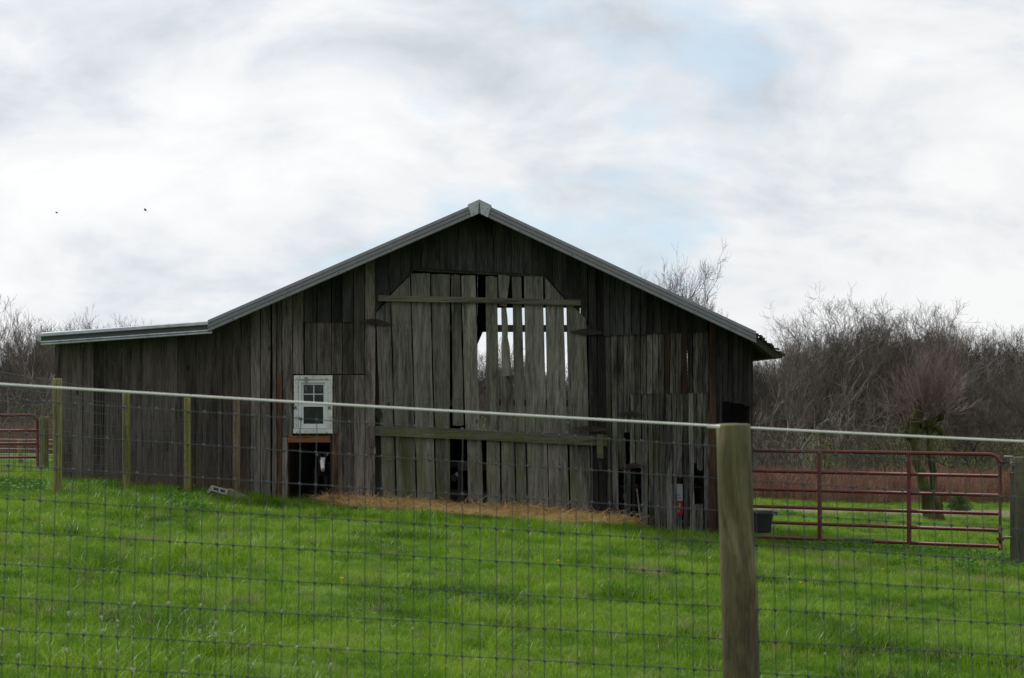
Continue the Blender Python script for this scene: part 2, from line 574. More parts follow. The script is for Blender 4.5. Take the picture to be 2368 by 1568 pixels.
def ground_mat():
    m, t, bs, out = mat('pasture soil and turf')
    pos = t.n('ShaderNodeNewGeometry').outputs['Position']
    sp = t.n('ShaderNodeSeparateXYZ'); t.l(pos, sp.inputs[0])
    n = t.noise(pos, 1.1, 6, .65); n2 = t.noise(pos, 14, 5, .7)
    c = t.ramp(t.math('ADD', t.math('MULTIPLY', n, .5), t.math('MULTIPLY', n2, .5)), [(.35, (.03, .055, .008)), (.5, (.065, .125, .014)), (.65, (.12, .19, .03))])
    # far leaf litter of the wood
    far = t.rmap(t.math('ADD', sp.outputs[1], t.math('MULTIPLY', n, 8.0)), 66, 76, 0, 1)
    lit = t.ramp(t.noise(pos, .6, 6, .7), [(.35, (.040, .034, .026)), (.5, (.065, .056, .042)), (.65, (.10, .085, .062))])
    c = t.mix(far, c, lit)
    # mud strip before the brush
    d = t.math('ABSOLUTE', t.math('SUBTRACT', t.math('ADD', sp.outputs[1], t.math('MULTIPLY', n2, 1.2)), 50.6))
    mud = t.math('MULTIPLY', t.rmap(d, 1.7, 3.0, 1, 0), t.rmap(sp.outputs[0], 4, 7, 0, 1))
    c = t.mix(t.math('MULTIPLY', mud, t.rmap(n2, .35, .5, .4, 1)), c, (.19, .155, .115, 1))
    t.l(c, bs.inputs['Base Color']); bs.inputs['Roughness'].default_value = .95
    bs.inputs['Specular IOR Level'].default_value = .1
    b = t.n('ShaderNodeBump', i_Strength=.6, i_Distance=.04)
    t.l(n2, b.inputs['Height']); t.l(b.outputs[0], bs.inputs['Normal'])
    return m


M_GROUND = ground_mat()

# ------------------------------------------------------------------ ground
xs = np.unique(np.concatenate([np.linspace(-400, -30, 24), np.linspace(-30, 30, 121), np.linspace(30, 400, 24)]))
ys = np.unique(np.concatenate([np.linspace(-250, 6, 24), np.linspace(6, 36, 76), np.linspace(36, 80, 45), np.linspace(80, 520, 60)]))
gx, gy = np.meshgrid(xs, ys)
gz = gh(gx, gy)
vv = np.stack([gx.ravel(), gy.ravel(), gz.ravel()], 1)
nx, ny = len(xs), len(ys)
ii, jj = np.meshgrid(np.arange(nx - 1), np.arange(ny - 1))
a0 = (jj * nx + ii).ravel()
gm = fast_mesh('ground', vv, np.stack([a0, a0 + 1, a0 + nx + 1, a0 + nx], 1))
gm.polygons.foreach_set('use_smooth', [True] * len(gm.polygons))
gm.materials.append(M_GROUND)
go = bpy.data.objects.new('ground', gm); COL.objects.link(go)
tag(go, 'grassy sloping pasture falling away towards the wood', None, None, 'structure')

# ------------------------------------------------------------------ barn
YW = 25.4            # plane of the front wall
YT = 24.80           # front edge of the roof overhang
YB = 34.0            # back wall
barn = thing('barn', (X_(1108, YW), YW, float(gh(X_(1108, YW), YW))), 'weathered grey board barn with open gabled metal roof and side lean-to', 'barn')

AP = P(1108, 467, YT)
LE = P(480, 741, YT)
RE = P(1748, 767, YT)
sl_l = (AP.z - LE.z) / (AP.x - LE.x)
sl_r = (AP.z - RE.z) / (RE.x - AP.x)
LL = P(94, 770, YT); LR = P(481, 742.5, YT)
sl_n = (LR.z - LL.z) / (LR.x - LL.x)


def zroof(x):
    if x < LE.x:
        return LL.z + (x - LL.x) * sl_n
    return AP.z - ((AP.x - x) * sl_l if x < AP.x else (x - AP.x) * sl_r)


def pyroof(px, drop=.10, Y=YW):
    return HOR - (zroof(X_(px, Y)) - drop - EYE) * F / Y


def plank(tl, tr, bl, br, Y=YW, m=None, parent=barn, th=.024, rag_t=0.0, rag_b=0.0, jit=.6, name='plank', rows=5, cols=2, label=None, dy=None):
    """a board given by its four picture corners on the plane Y (px, py); slightly uneven edges, bowed face"""
    if dy is None:
        dy = rnd.uniform(-.008, .008)
    bow = rnd.uniform(-.006, .006)
    fr = []; bk = []
    el = [rnd.uniform(-jit, jit) for _ in range(rows + 1)]
    er = [rnd.uniform(-jit, jit) for _ in range(rows + 1)]
    for i in range(rows + 1):
        v = i / rows
        rf = []; rb = []
        for j in range(cols + 1):
            u = j / cols
            x = (tl[0] * (1 - v) + bl[0] * v) * (1 - u) + (tr[0] * (1 - v) + br[0] * v) * u
            y = (tl[1] * (1 - v) + bl[1] * v) * (1 - u) + (tr[1] * (1 - v) + br[1] * v) * u
            if 0 < i < rows:
                if j == 0: x += el[i]
                if j == cols: x += er[i]
            if i == 0 and rag_t: y += rnd.uniform(-rag_t, rag_t)
            if i == rows and rag_b: y += rnd.uniform(-rag_b, rag_b)
            p = P(x, y, YW)
            yy = Y + dy + bow * math.sin(v * math.pi) + (.003 if j == 1 and cols == 2 else 0)
            rf.append((p.x, yy, p.z)); rb.append((p.x, yy + th, p.z))
        fr.append(rf); bk.append(rb)
    mb = MB()
    mb.quadgrid(fr)
    mb.quadgrid([r[::-1] for r in bk])
    n = cols + 1
    tot = (rows + 1) * n

    def fi(i, j): return i * n + j
    def bi(i, j): return tot + i * n + (n - 1 - j)
    for i in range(rows):
        mb.f.append((fi(i, 0), fi(i + 1, 0), bi(i + 1, 0), bi(i, 0)))
        mb.f.append((fi(i, n - 1), bi(i, n - 1), bi(i + 1, n - 1), fi(i + 1, n - 1)))
    for j in range(cols):
        mb.f.append((fi(0, j), bi(0, j), bi(0, j + 1), fi(0, j + 1)))
        mb.f.append((fi(rows, j), fi(rows, j + 1), bi(rows, j + 1), bi(rows, j)))
    return add(name, mb, m or M_WALL, parent, label=label)


def vplank(x0, x1, y0, y1, m=None, gap=1.5, lean=0, **kw):
    """upright board between picture columns x0, x1 and rows y0 .. y1 (each a number or (left, right))"""
    y0 = y0 if isinstance(y0, tuple) else (y0, y0)
    y1 = y1 if isinstance(y1, tuple) else (y1, y1)
    g0, g1 = gap * rnd.uniform(.35, 1.1), gap * rnd.uniform(.35, 1.1)
    return plank((x0 + g0, y0[0]), (x1 - g1, y0[1]), (x0 + g0 + lean, y1[0]), (x1 - g1 + lean, y1[1]), m=m, **kw)


def gb(px, extra=10):
    return pyg(px, YW) + extra


def rooftops(x0, x1):
    return (pyroof(x0), pyroof(x1))


# -- lean-to boards
sx = [127, 143, 167, 191, 216, 240, 281, 328, 374, 410, 452, 483, 514, 536, 557, 578]
for i, (a, b) in enumerate(zip(sx[:-1], sx[1:])):
    if b <= 484:
        tt = (pyroof(a, .13), pyroof(b, .13)) if a < 470 else (pyroof(a, .13), pyroof(a, .13))
    else:
        tt = rooftops(a, b)
    vplank(a, b, tt, (gb(a), gb(b)), M_LEAN, gap=.5 if i not in (1, 5) else .8, jit=.25)
# -- main wall left of the window
vplank(640, 652, 862, (gb(640), gb(652)), M_RUSTB, gap=1.0, label='orange brown streaked narrow board left of the window')
vplank(640, 652, rooftops(640, 652), 862, M_WALL, gap=1.2)
for a, b, m_ in [(578, 602, M_WALL), (602, 626, M_WALL), (628, 640.5, M_WALL)]:
    vplank(a, b, rooftops(a, b), (gb(a), gb(b)), m_, gap=1.4)
vplank(652, 677, rooftops(652, 677), (1008, 1008), M_WALL, gap=1.2)
vplank(652, 665.5, 1010, (gb(652), gb(665)), M_WALL, gap=1.0, label='rust streaked board beside the goat opening')
# upper boards to the hatch
sx = [677, 703, 733, 766, 791, 817, 843]
for a, b in zip(sx[:-1], sx[1:]):
    if a >= 703 and b <= 817:
        vplank(a, b, rooftops(a, b), (745, 745), M_GABLE, rag_b=.6, Y=YW - .004)
        vplank(a, b, 742, 865, M_WALL, rag_b=.8, Y=YW + .026)
    else:
        vplank(a, b, rooftops(a, b), 865, M_WALL, rag_b=.8)
vplank(843, 868, rooftops(843, 868), (gb(843), gb(868)), M_WALL)
# right of window down to the ground
vplank(769, 791, 867, 1002, M_WALL)
vplank(769, 781.5, 1002, (gb(769), gb(781)), M_RUSTB, gap=.5, label='orange brown stained board right of the goat opening')
vplank(781.5, 791, 1002, (gb(781), gb(791)), M_WALL, gap=.6)
vplank(763.5, 769.6, 1003, (gb(763), gb(769)), M_RUST, dy=.012, gap=.2)
vplank(791, 818, 867, (gb(791), gb(818)), M_WALL, gap=.5)
vplank(818, 843, 867, (gb(818), gb(843)), M_WALL, gap=.3)
# board with knot hole: a real dark plug set into it
kb = MB(); c0 = P(799 + 9, 933, YW)
kb.tube([(c0.x, YW - .013, c0.z), (c0.x, YW + .02, c0.z)], .017, 10)
add('knot', kb, M_DARK, barn)
# -- gable boards over the hatch
sx = [868, 897, 927, 951, 975, 1017, 1059, 1100, 1141, 1181, 1229, 1245, 1277, 1308, 1341, 1358]


def hatch(px):
    """lower end of the gable boards: the clipped opening over the doors"""
    pts = [(860, 735), (868, 722), (897, 683), (958, 620), (1100, 628), (1245, 634), (1256, 636), (1308, 690), (1341, 725), (1360, 745)]
    for (a, ya), (b, yb) in zip(pts[:-1], pts[1:]):
        if px <= b:
            return ya + (yb - ya) * (px - a) / (b - a)
    return 745


for a, b in zip(sx[:-1], sx[1:]):
    rt = rooftops(a, b)
    if a < 1108 < b:
        rt = (max(rt), max(rt))
    vplank(a, b, rt, (hatch(a), hatch(b)), M_GABLE, rag_b=.8 if 960 < a < 1240 else 0, rows=4, gap=.8)
# timber edge following the opening
for a, b in [(868, 897), (897, 958)]:
    plank((a, hatch(a) - 4), (b, hatch(b) - 4), (a, hatch(a) + 3), (b, hatch(b) + 3), Y=YW + .03, m=M_GABLE, name='opening_trim', rows=1, cols=2, jit=0)
plank((958, 618), (1256, 633), (958, 626), (1256, 641), Y=YW + .035, m=M_INT, name='opening_trim', rows=1, cols=4, jit=0)
plank((1256, 634), (1310, 689), (1256, 643), (1310, 698), Y=YW + .03, m=M_GABLE, name='opening_trim', rows=1, cols=2, jit=0)

# -- doors
ld = thing('barn_door', P(990, 1160, YW), None, None); ld.parent = barn; ld.location = WL[ld.name] - WL[barn.name]
rd = thing('barn_door', P(1240, 1170, YW), None, None); rd.parent = barn; rd.location = WL[rd.name] - WL[barn.name]
YD = YW - .03


def dboard(par, x0, x1, y0, xb0, xb1, y1, **kw):
    x0 += .6; x1 -= .6; xb0 += .8; xb1 -= .8
    y0 = y0 if isinstance(y0, tuple) else (y0, y0)
    y1 = y1 if isinstance(y1, tuple) else (y1, y1)
    return plank((x0, y0[0]), (x1, y0[1]), (xb0, y1[0]), (xb1, y1[1]), Y=YD, m=M_DOOR, parent=par, rag_b=1.5, rows=7, **kw)


dboard(ld, 869, 902.5, (724, 690), 885, 916, (gb(885, 2), gb(916, 2)))
dboard(ld, 903.5, 948, (682, 638), 917.5, 963.5, (gb(917, 2), gb(963, 2)))
dboard(ld, 949.5, 994, (633, 633), 965, 1008, (gb(965, 2), gb(1008, 2)), rag_t=1)
dboard(ld, 995.5, 1041, 635, 1009.5, 1041, (gb(1009, 2), gb(1041, 2)), rag_t=1)
dboard(ld, 1042.5, 1064, 636, 1046, 1073, 984, rag_t=2)
dboard(ld, 1066, 1099, 637, 1076, 1110, 1003, rag_t=1.5)
dboard(ld, 1079, 1114, 1003, 1082, 1118, (gb(1082, 2), gb(1116, 2)))
dboard(rd, 1122, 1150, 640, 1125, 1158, (gb(1125, 2), gb(1158, 2)), rag_t=2)
dboard(rd, 1151, 1179, 638, 1153, 1172, 708, rag_t=2)
dboard(rd, 1158, 1171, 712, 1159.5, 1183, 870, jit=1.8)
dboard(rd, 1156, 1186, 870, 1160, 1192.5, (gb(1160, 2), gb(1192, 2)))
dboard(rd, 1182.5, 1205.5, 641, 1194, 1219, (gb(1194, 2), gb(1219, 2)), rag_t=1.5)
dboard(rd, 1210.5, 1255.3, 639, 1220.5, 1268.5, (gb(1221, 2), gb(1268, 2)), rag_t=1)
dboard(rd, 1258.3, 1303, (641, 690), 1269.5, 1317, (gb(1270, 2), gb(1317, 2)))
dboard(rd, 1308, 1355, (692, 738), 1319, 1368, (gb(1319, 2), gb(1368, 2)))
# door battens on the inside
for par, x0, x1 in ((ld, 875, 1104), (rd, 1124, 1362)):
    for y_ in (757, 930):
        k = .0 if par is rd or y_ > 800 else 0
        plank((x0, y_ - 6), (x1, y_ - 5), (x0, y_ + 8), (x1, y_ + 9), Y=YD + .034, m=M_INT, parent=par, name='batten', rows=1, cols=3, jit=0)
for par, cols2 in ((ld, (889, 897, 921, 938, 957, 985, 1003, 1030, 1052, 1062, 1074, 1096)), (rd, (1131, 1146, 1164, 1191, 1208, 1222, 1248, 1268, 1299, 1318, 1350))):
    nl = MB()
    for yy in (748, 764, 922, 934, 1052, 1066):
        for c_ in cols2:
            p = P(c_ + (yy - 748) * .022 + rnd.uniform(-1.5, 1.5), yy + rnd.uniform(-2, 2), YW)
            nl.tube([(p.x, YD - .016, p.z), (p.x, YD + .01, p.z)], .0065, 6)
    add('nails', nl, M_SCREW, par, kind='stuff')
# the two long bars across both doors and the bar's keepers
plank((875, 683), (1342, 694), (875, 696.5), (1342, 707), Y=YD - .055, m=M_RAIL, name='door_bar', rows=1, cols=8, th=.045, rag_t=.8, rag_b=.8, label='upper bar across the doors')
plank((868.5, 985), (1403, 1006.5), (868.5, 1006), (1403, 1031), Y=YD - .06, m=M_RAILM, name='door_bar', rows=1, cols=8, th=.045, rag_t=.6, rag_b=.6, label='mossy lower bar across the doors')
plank((854, 984.5), (868, 985), (854, 1032), (868, 1033), Y=YD - .06, m=M_WALL, name='bar_keeper', rows=2, th=.04, jit=.2)
plank((1378.5, 1003), (1393.5, 1004), (1379, 1058.5), (1393.5, 1059.5), Y=YD - .11, m=M_RAILM, name='bar_keeper', rows=2, th=.045, jit=.2)
plank((1380, 1058), (1394, 1059), (1385, 1088), (1390, 1088), Y=YD - .02, m=M_DARK, name='bar_keeper', rows=2, th=.03, jit=.2)
plank((854, 1034), (869, 1034), (855, 1049), (869, 1050), Y=YW - .03, m=M_WALL, name='bar_keeper', rows=1, jit=.2)


def hinge(cx, cy, hw, hh, par, tilt=0.0, Y=YD - .022, m=M_IRON, label=None):
    mb = MB()
    pts = [(-hw, -hh * .15), (-hw * .2, -hh), (hw * .2, -hh), (hw, hh * .1), (hw, hh * .45), (hw * .15, hh), (-hw * .15, hh * .95), (-hw, hh * .1)]
    poly = []
    for x, y in pts[::-1]:
        p = P(cx + x, cy + y + tilt * x, YW)
        poly.append((p.x, p.z))
    mb.prism(poly, Y - .004, Y + .004)
    p = P(cx, cy, YW)
    mb.tube([(p.x, Y - .008, p.z - hh * .0068), (p.x, Y - .008, p.z + hh * .0068)], .009, 8)
    return add('hinge', mb, m, par, label=label)


hinge(869, 745.5, 38.5, 7, ld, .09)
hinge(1356, 768, 37, 7.5, rd, 0)
hinge(1365, 991, 41, 7, rd, .02, Y=YD - .115)
hinge(876, 956, 8, 14, ld)

# -- right hand boards
sx = [1358, 1378, 1398]
for a, b in zip(sx[:-1], sx[1:]):
    vplank(a, b, rooftops(a, b), (gb(a), gb(b)), M_DARK, gap=1.2, jit=1.2, lean=6, rows=7)
vplank(1369, 1380, 1000, gb(1370), M_DARK, Y=YW + .03, gap=.5)
sx = [1398, 1412, 1427, 1446, 1463, 1483, 1498, 1513, 1532, 1550, 1570, 1590, 1610, 1639]
for a, b in zip(sx[:-1], sx[1:]):
    e = 777 - (a - 1398) * .04
    vplank(a - 4, b - 4, rooftops(a, b), (e, e), M_GABLE if b < 1500 else M_DARK, Y=YW - .03, rag_b=1.5, gap=1.1, dy=0.0)
sx = [1398, 1412, 1426, 1441, 1454]
for k, (a, b) in enumerate(zip(sx[:-1], sx[1:])):
    if k < 2:
        vplank(a, b, 772, (gb(a), gb(b)), M_LOWD, gap=1.2, jit=.8, lean=5, rows=8)
    elif k == 2:
        vplank(a, b, 772, 1084, M_LOWD, gap=1.2, jit=.8, lean=3, rows=7, rag_b=3)
    else:
        vplank(a, b, 772, 1000, M_LOWD, gap=1.2, jit=.8, lean=2, rows=7, rag_b=3)
        vplank(a + 5, b + 5, 1082, gb(b), M_DARK, gap=1.6, jit=.8, rows=5, rag_t=3)
sx = [1454, 1467, 1481, 1494, 1508, 1522, 1535, 1548, 1562, 1575, 1589, 1602, 1614, 1625, 1639]
for k, (a, b) in enumerate(zip(sx[:-1], sx[1:])):
    g_ = 2.2 if a == 1589 else 1.0
    mm = M_RUST if k in (6, 9) else (M_LOWD if k % 3 else M_WALL)
    vplank(a, b, 768, (912 - k * .25, 911 - k * .25), mm, gap=g_, jit=.7, Y=YW, rag_b=1.2)
sx = [1455, 1468, 1483, 1497, 1509, 1524, 1537, 1552, 1564, 1578, 1591, 1603, 1611, 1625, 1639]
for k, (a, b) in enumerate(zip(sx[:-1], sx[1:])):
    top = 912 - k * .3
    kw = dict(gap=1.2, jit=1.0, rows=8, rag_t=1, Y=YW + .002)
    if k == 0:
        vplank(a, b, top, (1080, 1072), M_LOWD, rag_b=3, **kw)
        vplank(a + 6, b + 1, 1088, gb(b), M_DARK, gap=1, jit=.6)
    elif k == 1:
        vplank(a, b, top, 1082, M_LOWD, rag_b=3, **kw)
    elif k in (8,):
        vplank(a, b, top, 1100, M_LOWD, rag_b=5, **kw)
        vplank(a + 1, b - 1, 1192, gb(b), M_LOWD, gap=1, jit=.6)
    elif k in (11, 12):
        vplank(a, b, top, 1072 + 14 * (k == 12), M_LOWD, rag_b=4, **kw)
        vplank(a, b, 1166, gb(b), M_LOWD, gap=.8, jit=.6, rag_t=1.5)
    else:
        vplank(a, b, top, (gb(a), gb(b)), M_LOWD, lean=3 if k > 2 else 1, **kw)
vplank(1640, 1655, rooftops(1640, 1655), (gb(1640), gb(1655)), M_RUST, gap=.5, jit=.5, rows=7, Y=YW - .01)
vplank(1655, 1670, rooftops(1655, 1670), (gb(1655), gb(1670)), M_DARK, gap=.6, jit=.6, rows=7, Y=YW - .005)
sx = [1670, 1682, 1694, 1706, 1717, 1729, 1741]
for k, (a, b) in enumerate(zip(sx[:-1], sx[1:])):
    vplank(a, b, rooftops(a, b), (927 + k * 2.2, 929 + k * 2.2), M_DARK, gap=.7, jit=.4, rag_b=2)
vplank(1734, 1741, 938, (gb(1734), gb(1741)), M_DARK, gap=.3, Y=YW + .03, name='corner_post', th=.12)
vplank(1694, 1741, 1130, (gb(1694), gb(1741)), M_LOWD, gap=.5, Y=YW + .01)
# hatch in the lower right boards: hinges
hinge(1460, 956.5, 30, 5, barn, .01, Y=YW - .03)
hinge(1461, 1077, 30, 5.5, barn, -.05, Y=YW - .03)

# -- header over the goat opening, trim below the window
plank((665.5, 1008), (763.5, 1008), (665.5, 1023), (763.5, 1023), Y=YW - .016, m=M_HEAD, name='lintel', rows=1, cols=4, jit=0, th=.05, label='orange brown lintel over the goat opening')
plank((682, 1002.5), (764, 1003), (682, 1007.5), (764, 1007.5), Y=YW - .004, m=M_RUST, name='trim_board', rows=1, cols=3, jit=0)
plank((662.5, 1023.5), (667.5, 1023.5), (662.5, gb(664)), (667.5, gb(666)), Y=YW + .03, m=M_RUST, name='jamb', rows=3, jit=.2, th=.09)
plank((761.5, 1023.5), (766, 1023.5), (761.5, gb(762)), (766, gb(765)), Y=YW + .03, m=M_RUST, name='jamb', rows=3, jit=.2, th=.09)


# -- window
def pbox(mb, x0, x1, y0, y1, Ya, Yb):
    a = P(x0, y1, YW); b = P(x1, y0, YW)
    return mb.box(a.x, b.x, Ya, Yb, a.z, b.z)


win = thing('window', P(724, 1002, YW), None, None); win.parent = barn; win.location = WL[win.name] - WL[barn.name]
for x0, x1, y0, y1, nm in ((680, 769, 868, 878, 'casing'), (680, 690, 878.3, 991, 'casing'), (759, 769, 878.3, 991, 'casing'), (678.5, 769.5, 991.3, 1002, 'sill')):
    add(nm, pbox(MB(), x0, x1, y0, y1, YW - .045, YW - .012), M_PAINT, win, bevel=.002)
fr = MB()
for x0, x1, y0, y1 in ((690.3, 697, 879, 990.7), (752, 758.7, 879, 990.7), (697, 752, 879, 885), (697, 752, 985, 990.7)):
    pbox(fr, x0, x1, y0, y1, YW - .028, YW + .04)
add('frame', fr, M_VINYL, win, bevel=.002)
up = MB()
for x0, x1, y0, y1 in ((697.2, 701.5, 885.3, 936), (747.8, 751.8, 885.3, 936), (701.5, 747.8, 885.3, 890), (701.5, 747.8, 933, 936)):
    pbox(up, x0, x1, y0, y1, YW + .0, YW + .03)
add('upper_sash', up, M_VINYL, win, bevel=.0015)
lo = MB()
for x0, x1, y0, y1 in ((697.2, 701.8, 936.3, 984.8), (747.4, 751.8, 936.3, 984.8), (701.8, 747.4, 936.3, 940.5), (701.8, 747.4, 980, 984.8)):
    pbox(lo, x0, x1, y0, y1, YW - .018, YW + .015)
add('lower_sash', lo, M_VINYL, win, bevel=.0015)
mu = MB(); pbox(mu, 724.2, 726.2, 890, 933, YW + .006, YW + .02); pbox(mu, 701.5, 724, 910.6, 912.4, YW + .007, YW + .019); pbox(mu, 726.4, 747.8, 910.6, 912.4, YW + .007, YW + .019)
add('muntin', mu, M_VINYL, win)
for x0, x1, y0, y1, yy in ((701.5, 724.3, 890, 911, .012), (726.1, 747.8, 890, 911, .012), (701.5, 724.3, 912, 933, .012), (726.1, 747.8, 912, 933, .012), (701.8, 747.4, 940.5, 980, 0)):
    add('pane', pbox(MB(), x0, x1, y0, y1, YW + yy, YW + yy + .003), M_GLASS, win)
sc = MB(); a = [P(x, y, YW) for x, y in ((738, 891.5), (748, 891.5), (748, 895), (741, 905), (738.5, 904))]
sc.prism([(p.x, p.z) for p in a[::-1]], YW + .022, YW + .024)
add('paper_scrap', sc, M_VINYL, win)
# pulley hanging on the casing
pl = MB(); p = P(708.5, 876, YW)
pl.tube([(p.x, YW - .075, p.z), (p.x, YW - .047, p.z)], .024, 14)
pl.tube([(p.x, YW - .06, p.z - .02), (p.x + .001, YW - .06, p.z - .085)], [.013, .007], 8)
pl.tube([(p.x, YW - .06, p.z - .085), (p.x + .003, YW - .06, p.z - .165)], .004, 6)
add('pulley', pl, M_CONC, win, smooth=True)

# -- roof: two metal slopes, deck, rake trim
roof = thing('roof', (AP.x, (YT + YB) / 2, AP.z - .3), None, None); roof.parent = barn; roof.location = WL[roof.name] - WL[barn.name]
YE = YB + .35


def slope_poly(x0, x1, t0, t1):
    return [(x0, zroof(x0 + 1e-5) - t1), (x1, zroof(x1 - 1e-5) - t1), (x1, zroof(x1 - 1e-5) - t0), (x0, zroof(x0 + 1e-5) - t0)]


add('deck', MB().prism(slope_poly(LE.x + .03, AP.x, .035, .075), YT + .03, YE), M_INT, roof)
add('deck', MB().prism(slope_poly(AP.x + .001, RE.x - .02, .035, .075), YT + .03, YE), M_INT, roof)


def ribbed(x0, x1):
    """standing rib steel sheets: ribs run down the slope, one sheet 0.9 m wide per rib group"""
    out = []
    y = YT + .012
    while y < YE:
        y2 = min(y + .91, YE)
        mb = MB(); rows = []
        prof = [(y, 0), (y + .02, .018), (y + .05, .018), (y + .07, 0)]
        for k in (1, 2, 3):
            yy = y + k * .228
            prof += [(yy - .012, 0), (yy, .012), (yy + .012, 0)]
        prof += [(y2 - .003, 0)]
        prof = [q for q in prof if q[0] <= y2 - .002]
        for x in (x0, x1):
            rows.append([(x, q, zroof(x + (1e-5 if x == x0 else -1e-5)) - .03 + h) for q, h in prof])
        mb.quadgrid(rows)
        mb.quadgrid([[(a, b, c - .004) for a, b, c in r][::-1] for r in rows])
        out.append(mb)
        y = y2
    return out


for mb in ribbed(LE.x, AP.x - .002) + ribbed(AP.x + .002, RE.x):
    add('roof_panel', mb, M_ROOFM, roof)


def rake(p0, p1, prof, name, m, parent, y0=YT):
    """profile of (y offset, z offset) swept along the roof edge from p0 to p1"""
    mb = MB()
    rows = []
    for p in (p0, p1):
        rows.append([(p[0], y0 + a, p[1] + b) for a, b in prof])
    mb.quadgrid(rows)
    n = len(prof)
    mb.f.append(tuple(range(n)))
    mb.f.append(tuple(range(2 * n - 1, n - 1, -1)))
    return add(name, mb, m, parent)


prof = [(.06, .004), (.004, .004), (-.004, -.040), (.006, -.045), (.006, -.050), (-.007, -.056), (-.007, -.098), (.004, -.103), (.004, -.108), (-.010, -.114), (-.012, -.152), (-.004, -.160), (.012, -.160), (.012, -.150), (.03, -.10), (.06, -.05), (.06, .004)]
rake((LE.x, zroof(LE.x + 1e-5)), (AP.x - .001, AP.z), prof, 'rake_trim', M_ROOFM, roof)
rake((AP.x + .001, AP.z), (RE.x, zroof(RE.x - 1e-5)), prof, 'rake_trim', M_ROOFM, roof)
# screws along the trim
for side in (0, 1):
    x = (LE.x + .35) if side == 0 else AP.x + .55
    while x < (AP.x - .2 if side == 0 else RE.x - .1):
        mb = MB(); z = zroof(x) - .132
        mb.tube([(x, YT - .022, z), (x, YT - .008, z)], .007, 6)
        add('screw', mb, M_SCREW, roof)
        x += .72
# ridge cap with folded galvanised end
cap = MB()
for s, dx, ln in ((-1, .16, .125), (1, .165, .13)):
    sl = sl_l if s < 0 else sl_r
    x1 = AP.x + s * dx
    pts = [(AP.x, AP.z + .026), (x1, AP.z - dx * sl + .026), (x1 + s * .02 - s * .07 * 1, AP.z - dx * sl - .155 + .02), (AP.x + s * .02, AP.z - .165)]
    if s > 0:
        pts = pts[::-1]
    cap.prism(pts, YT - .026 - (.003 if s > 0 else 0), YT - .018)
add('ridge_cap_end', cap, M_GALV, roof)
rc = MB()
rc.quadgrid([[(AP.x - .16, y, AP.z - .16 * sl_l + .030), (AP.x, y, AP.z + .032), (AP.x + .165, y, AP.z - .165 * sl_r + .030)] for y in (YT - .018, YE)])
add('ridge_cap', rc, M_GALV, roof)
for px, py in ((1116, 482), (1127, 484), (1122, 491), (1095, 495)):
    p = P(px, py, YT)
    add('screw', MB().tube([(p.x, YT - .036, p.z), (p.x, YT - .028, p.z)], .007, 6), M_SCREW, roof)

# lean-to roof
add('lean_to_deck', MB().prism([(LL.x + .1, LL.z + .1 * sl_n - .12), (LR.x, LR.z - .12), (LR.x, LR.z - .06), (LL.x + .1, LL.z + .1 * sl_n - .06)], YT + .05, YE), M_INT, roof)
add('lean_to_panel', MB().prism([(LL.x, LL.z - .03), (LR.x - .002, LR.z - .03), (LR.x - .002, LR.z - .022), (LL.x, LL.z - .022)], YT + .002, YE), M_GALV, roof)
pr_top = [(.16, .012), (.05, .004), (0, -.008), (-.004, -.045), (.01, -.055), (.03, -.055), (.16, .006)]
rake((LL.x, LL.z), (LR.x, LR.z), pr_top, 'galvanised_flashing', M_GALV, roof)
pr_mid = [(.03, -.056), (.022, -.11), (.035, -.125), (.06, -.125), (.06, -.056)]
rake((LL.x, LL.z), (LR.x + .05, LR.z), pr_mid, 'green_fascia', M_GREEN, roof)
pr_low = [(.02, -.108), (.004, -.116), (-.004, -.128), (.002, -.138), (.006, -.142), (-.002, -.150), (-.002, -.164), (.02, -.172), (.05, -.172), (.05, -.126), (.022, -.1115)]
rake((LL.x, LL.z), (LR.x + .05, LR.z), pr_low, 'galvanised_drip_edge', M_GALV, roof)
ec = MB(); a = [P(x, y, YT) for x, y in ((82, 773), (93.5, 775), (93.5, 790), (86, 788))]
ec.prism([(p.x, p.z) for p in a[::-1]], YT + .03, YT + .6)
add('gutter_end', ec, M_GALV, roof)

# shingled eave that sticks out past the steel on the right
eave = thing('shingled_eave', (RE.x + .2, 27, RE.z - .3), None, None); eave.parent = barn; eave.location = WL[eave.name] - WL[barn.name]
e0 = P(1740, 770, YT + .3); e1 = P(1809, 826, YT + .3)
ex = (e1.x - e0.x); ez = (e1.z - e0.z)
add('eave_board', MB().prism([(e0.x, e0.z - .11), (e1.x - .14, e1.z - .0), (e1.x, e1.z - .012), (e1.x, e1.z + .012), (e0.x, e0.z - .012)], YT + .28, YE), M_INT, eave)
NCS = 9
for k in range(NCS):
    u0 = k / NCS; u1 = min(1.0, (k + 1.35) / NCS)
    for c in range(10):
        if c < 6:
            y0 = YT + .2 + c * .13 + rnd.uniform(-.03, .03) * (c == 0); y1 = YT + .2 + (c + 1) * .13 - .006
            hx = rnd.uniform(-.012, .012)
            q0 = (e0.x + ex * u0, e0.z + ez * u0 + .002 + k * .0004)
            q1 = (e0.x + ex * u1 + hx * 2, e0.z + ez * u1 + .018 + rnd.uniform(-.012, .02))
            mb = MB().prism([(q0[0], q0[1]), (q1[0], q1[1]), (q1[0], q1[1] + .028), (q0[0], q0[1] + .012)], y0, y1)
            add('shingle', mb, M_SHING, eave)
rest = MB()
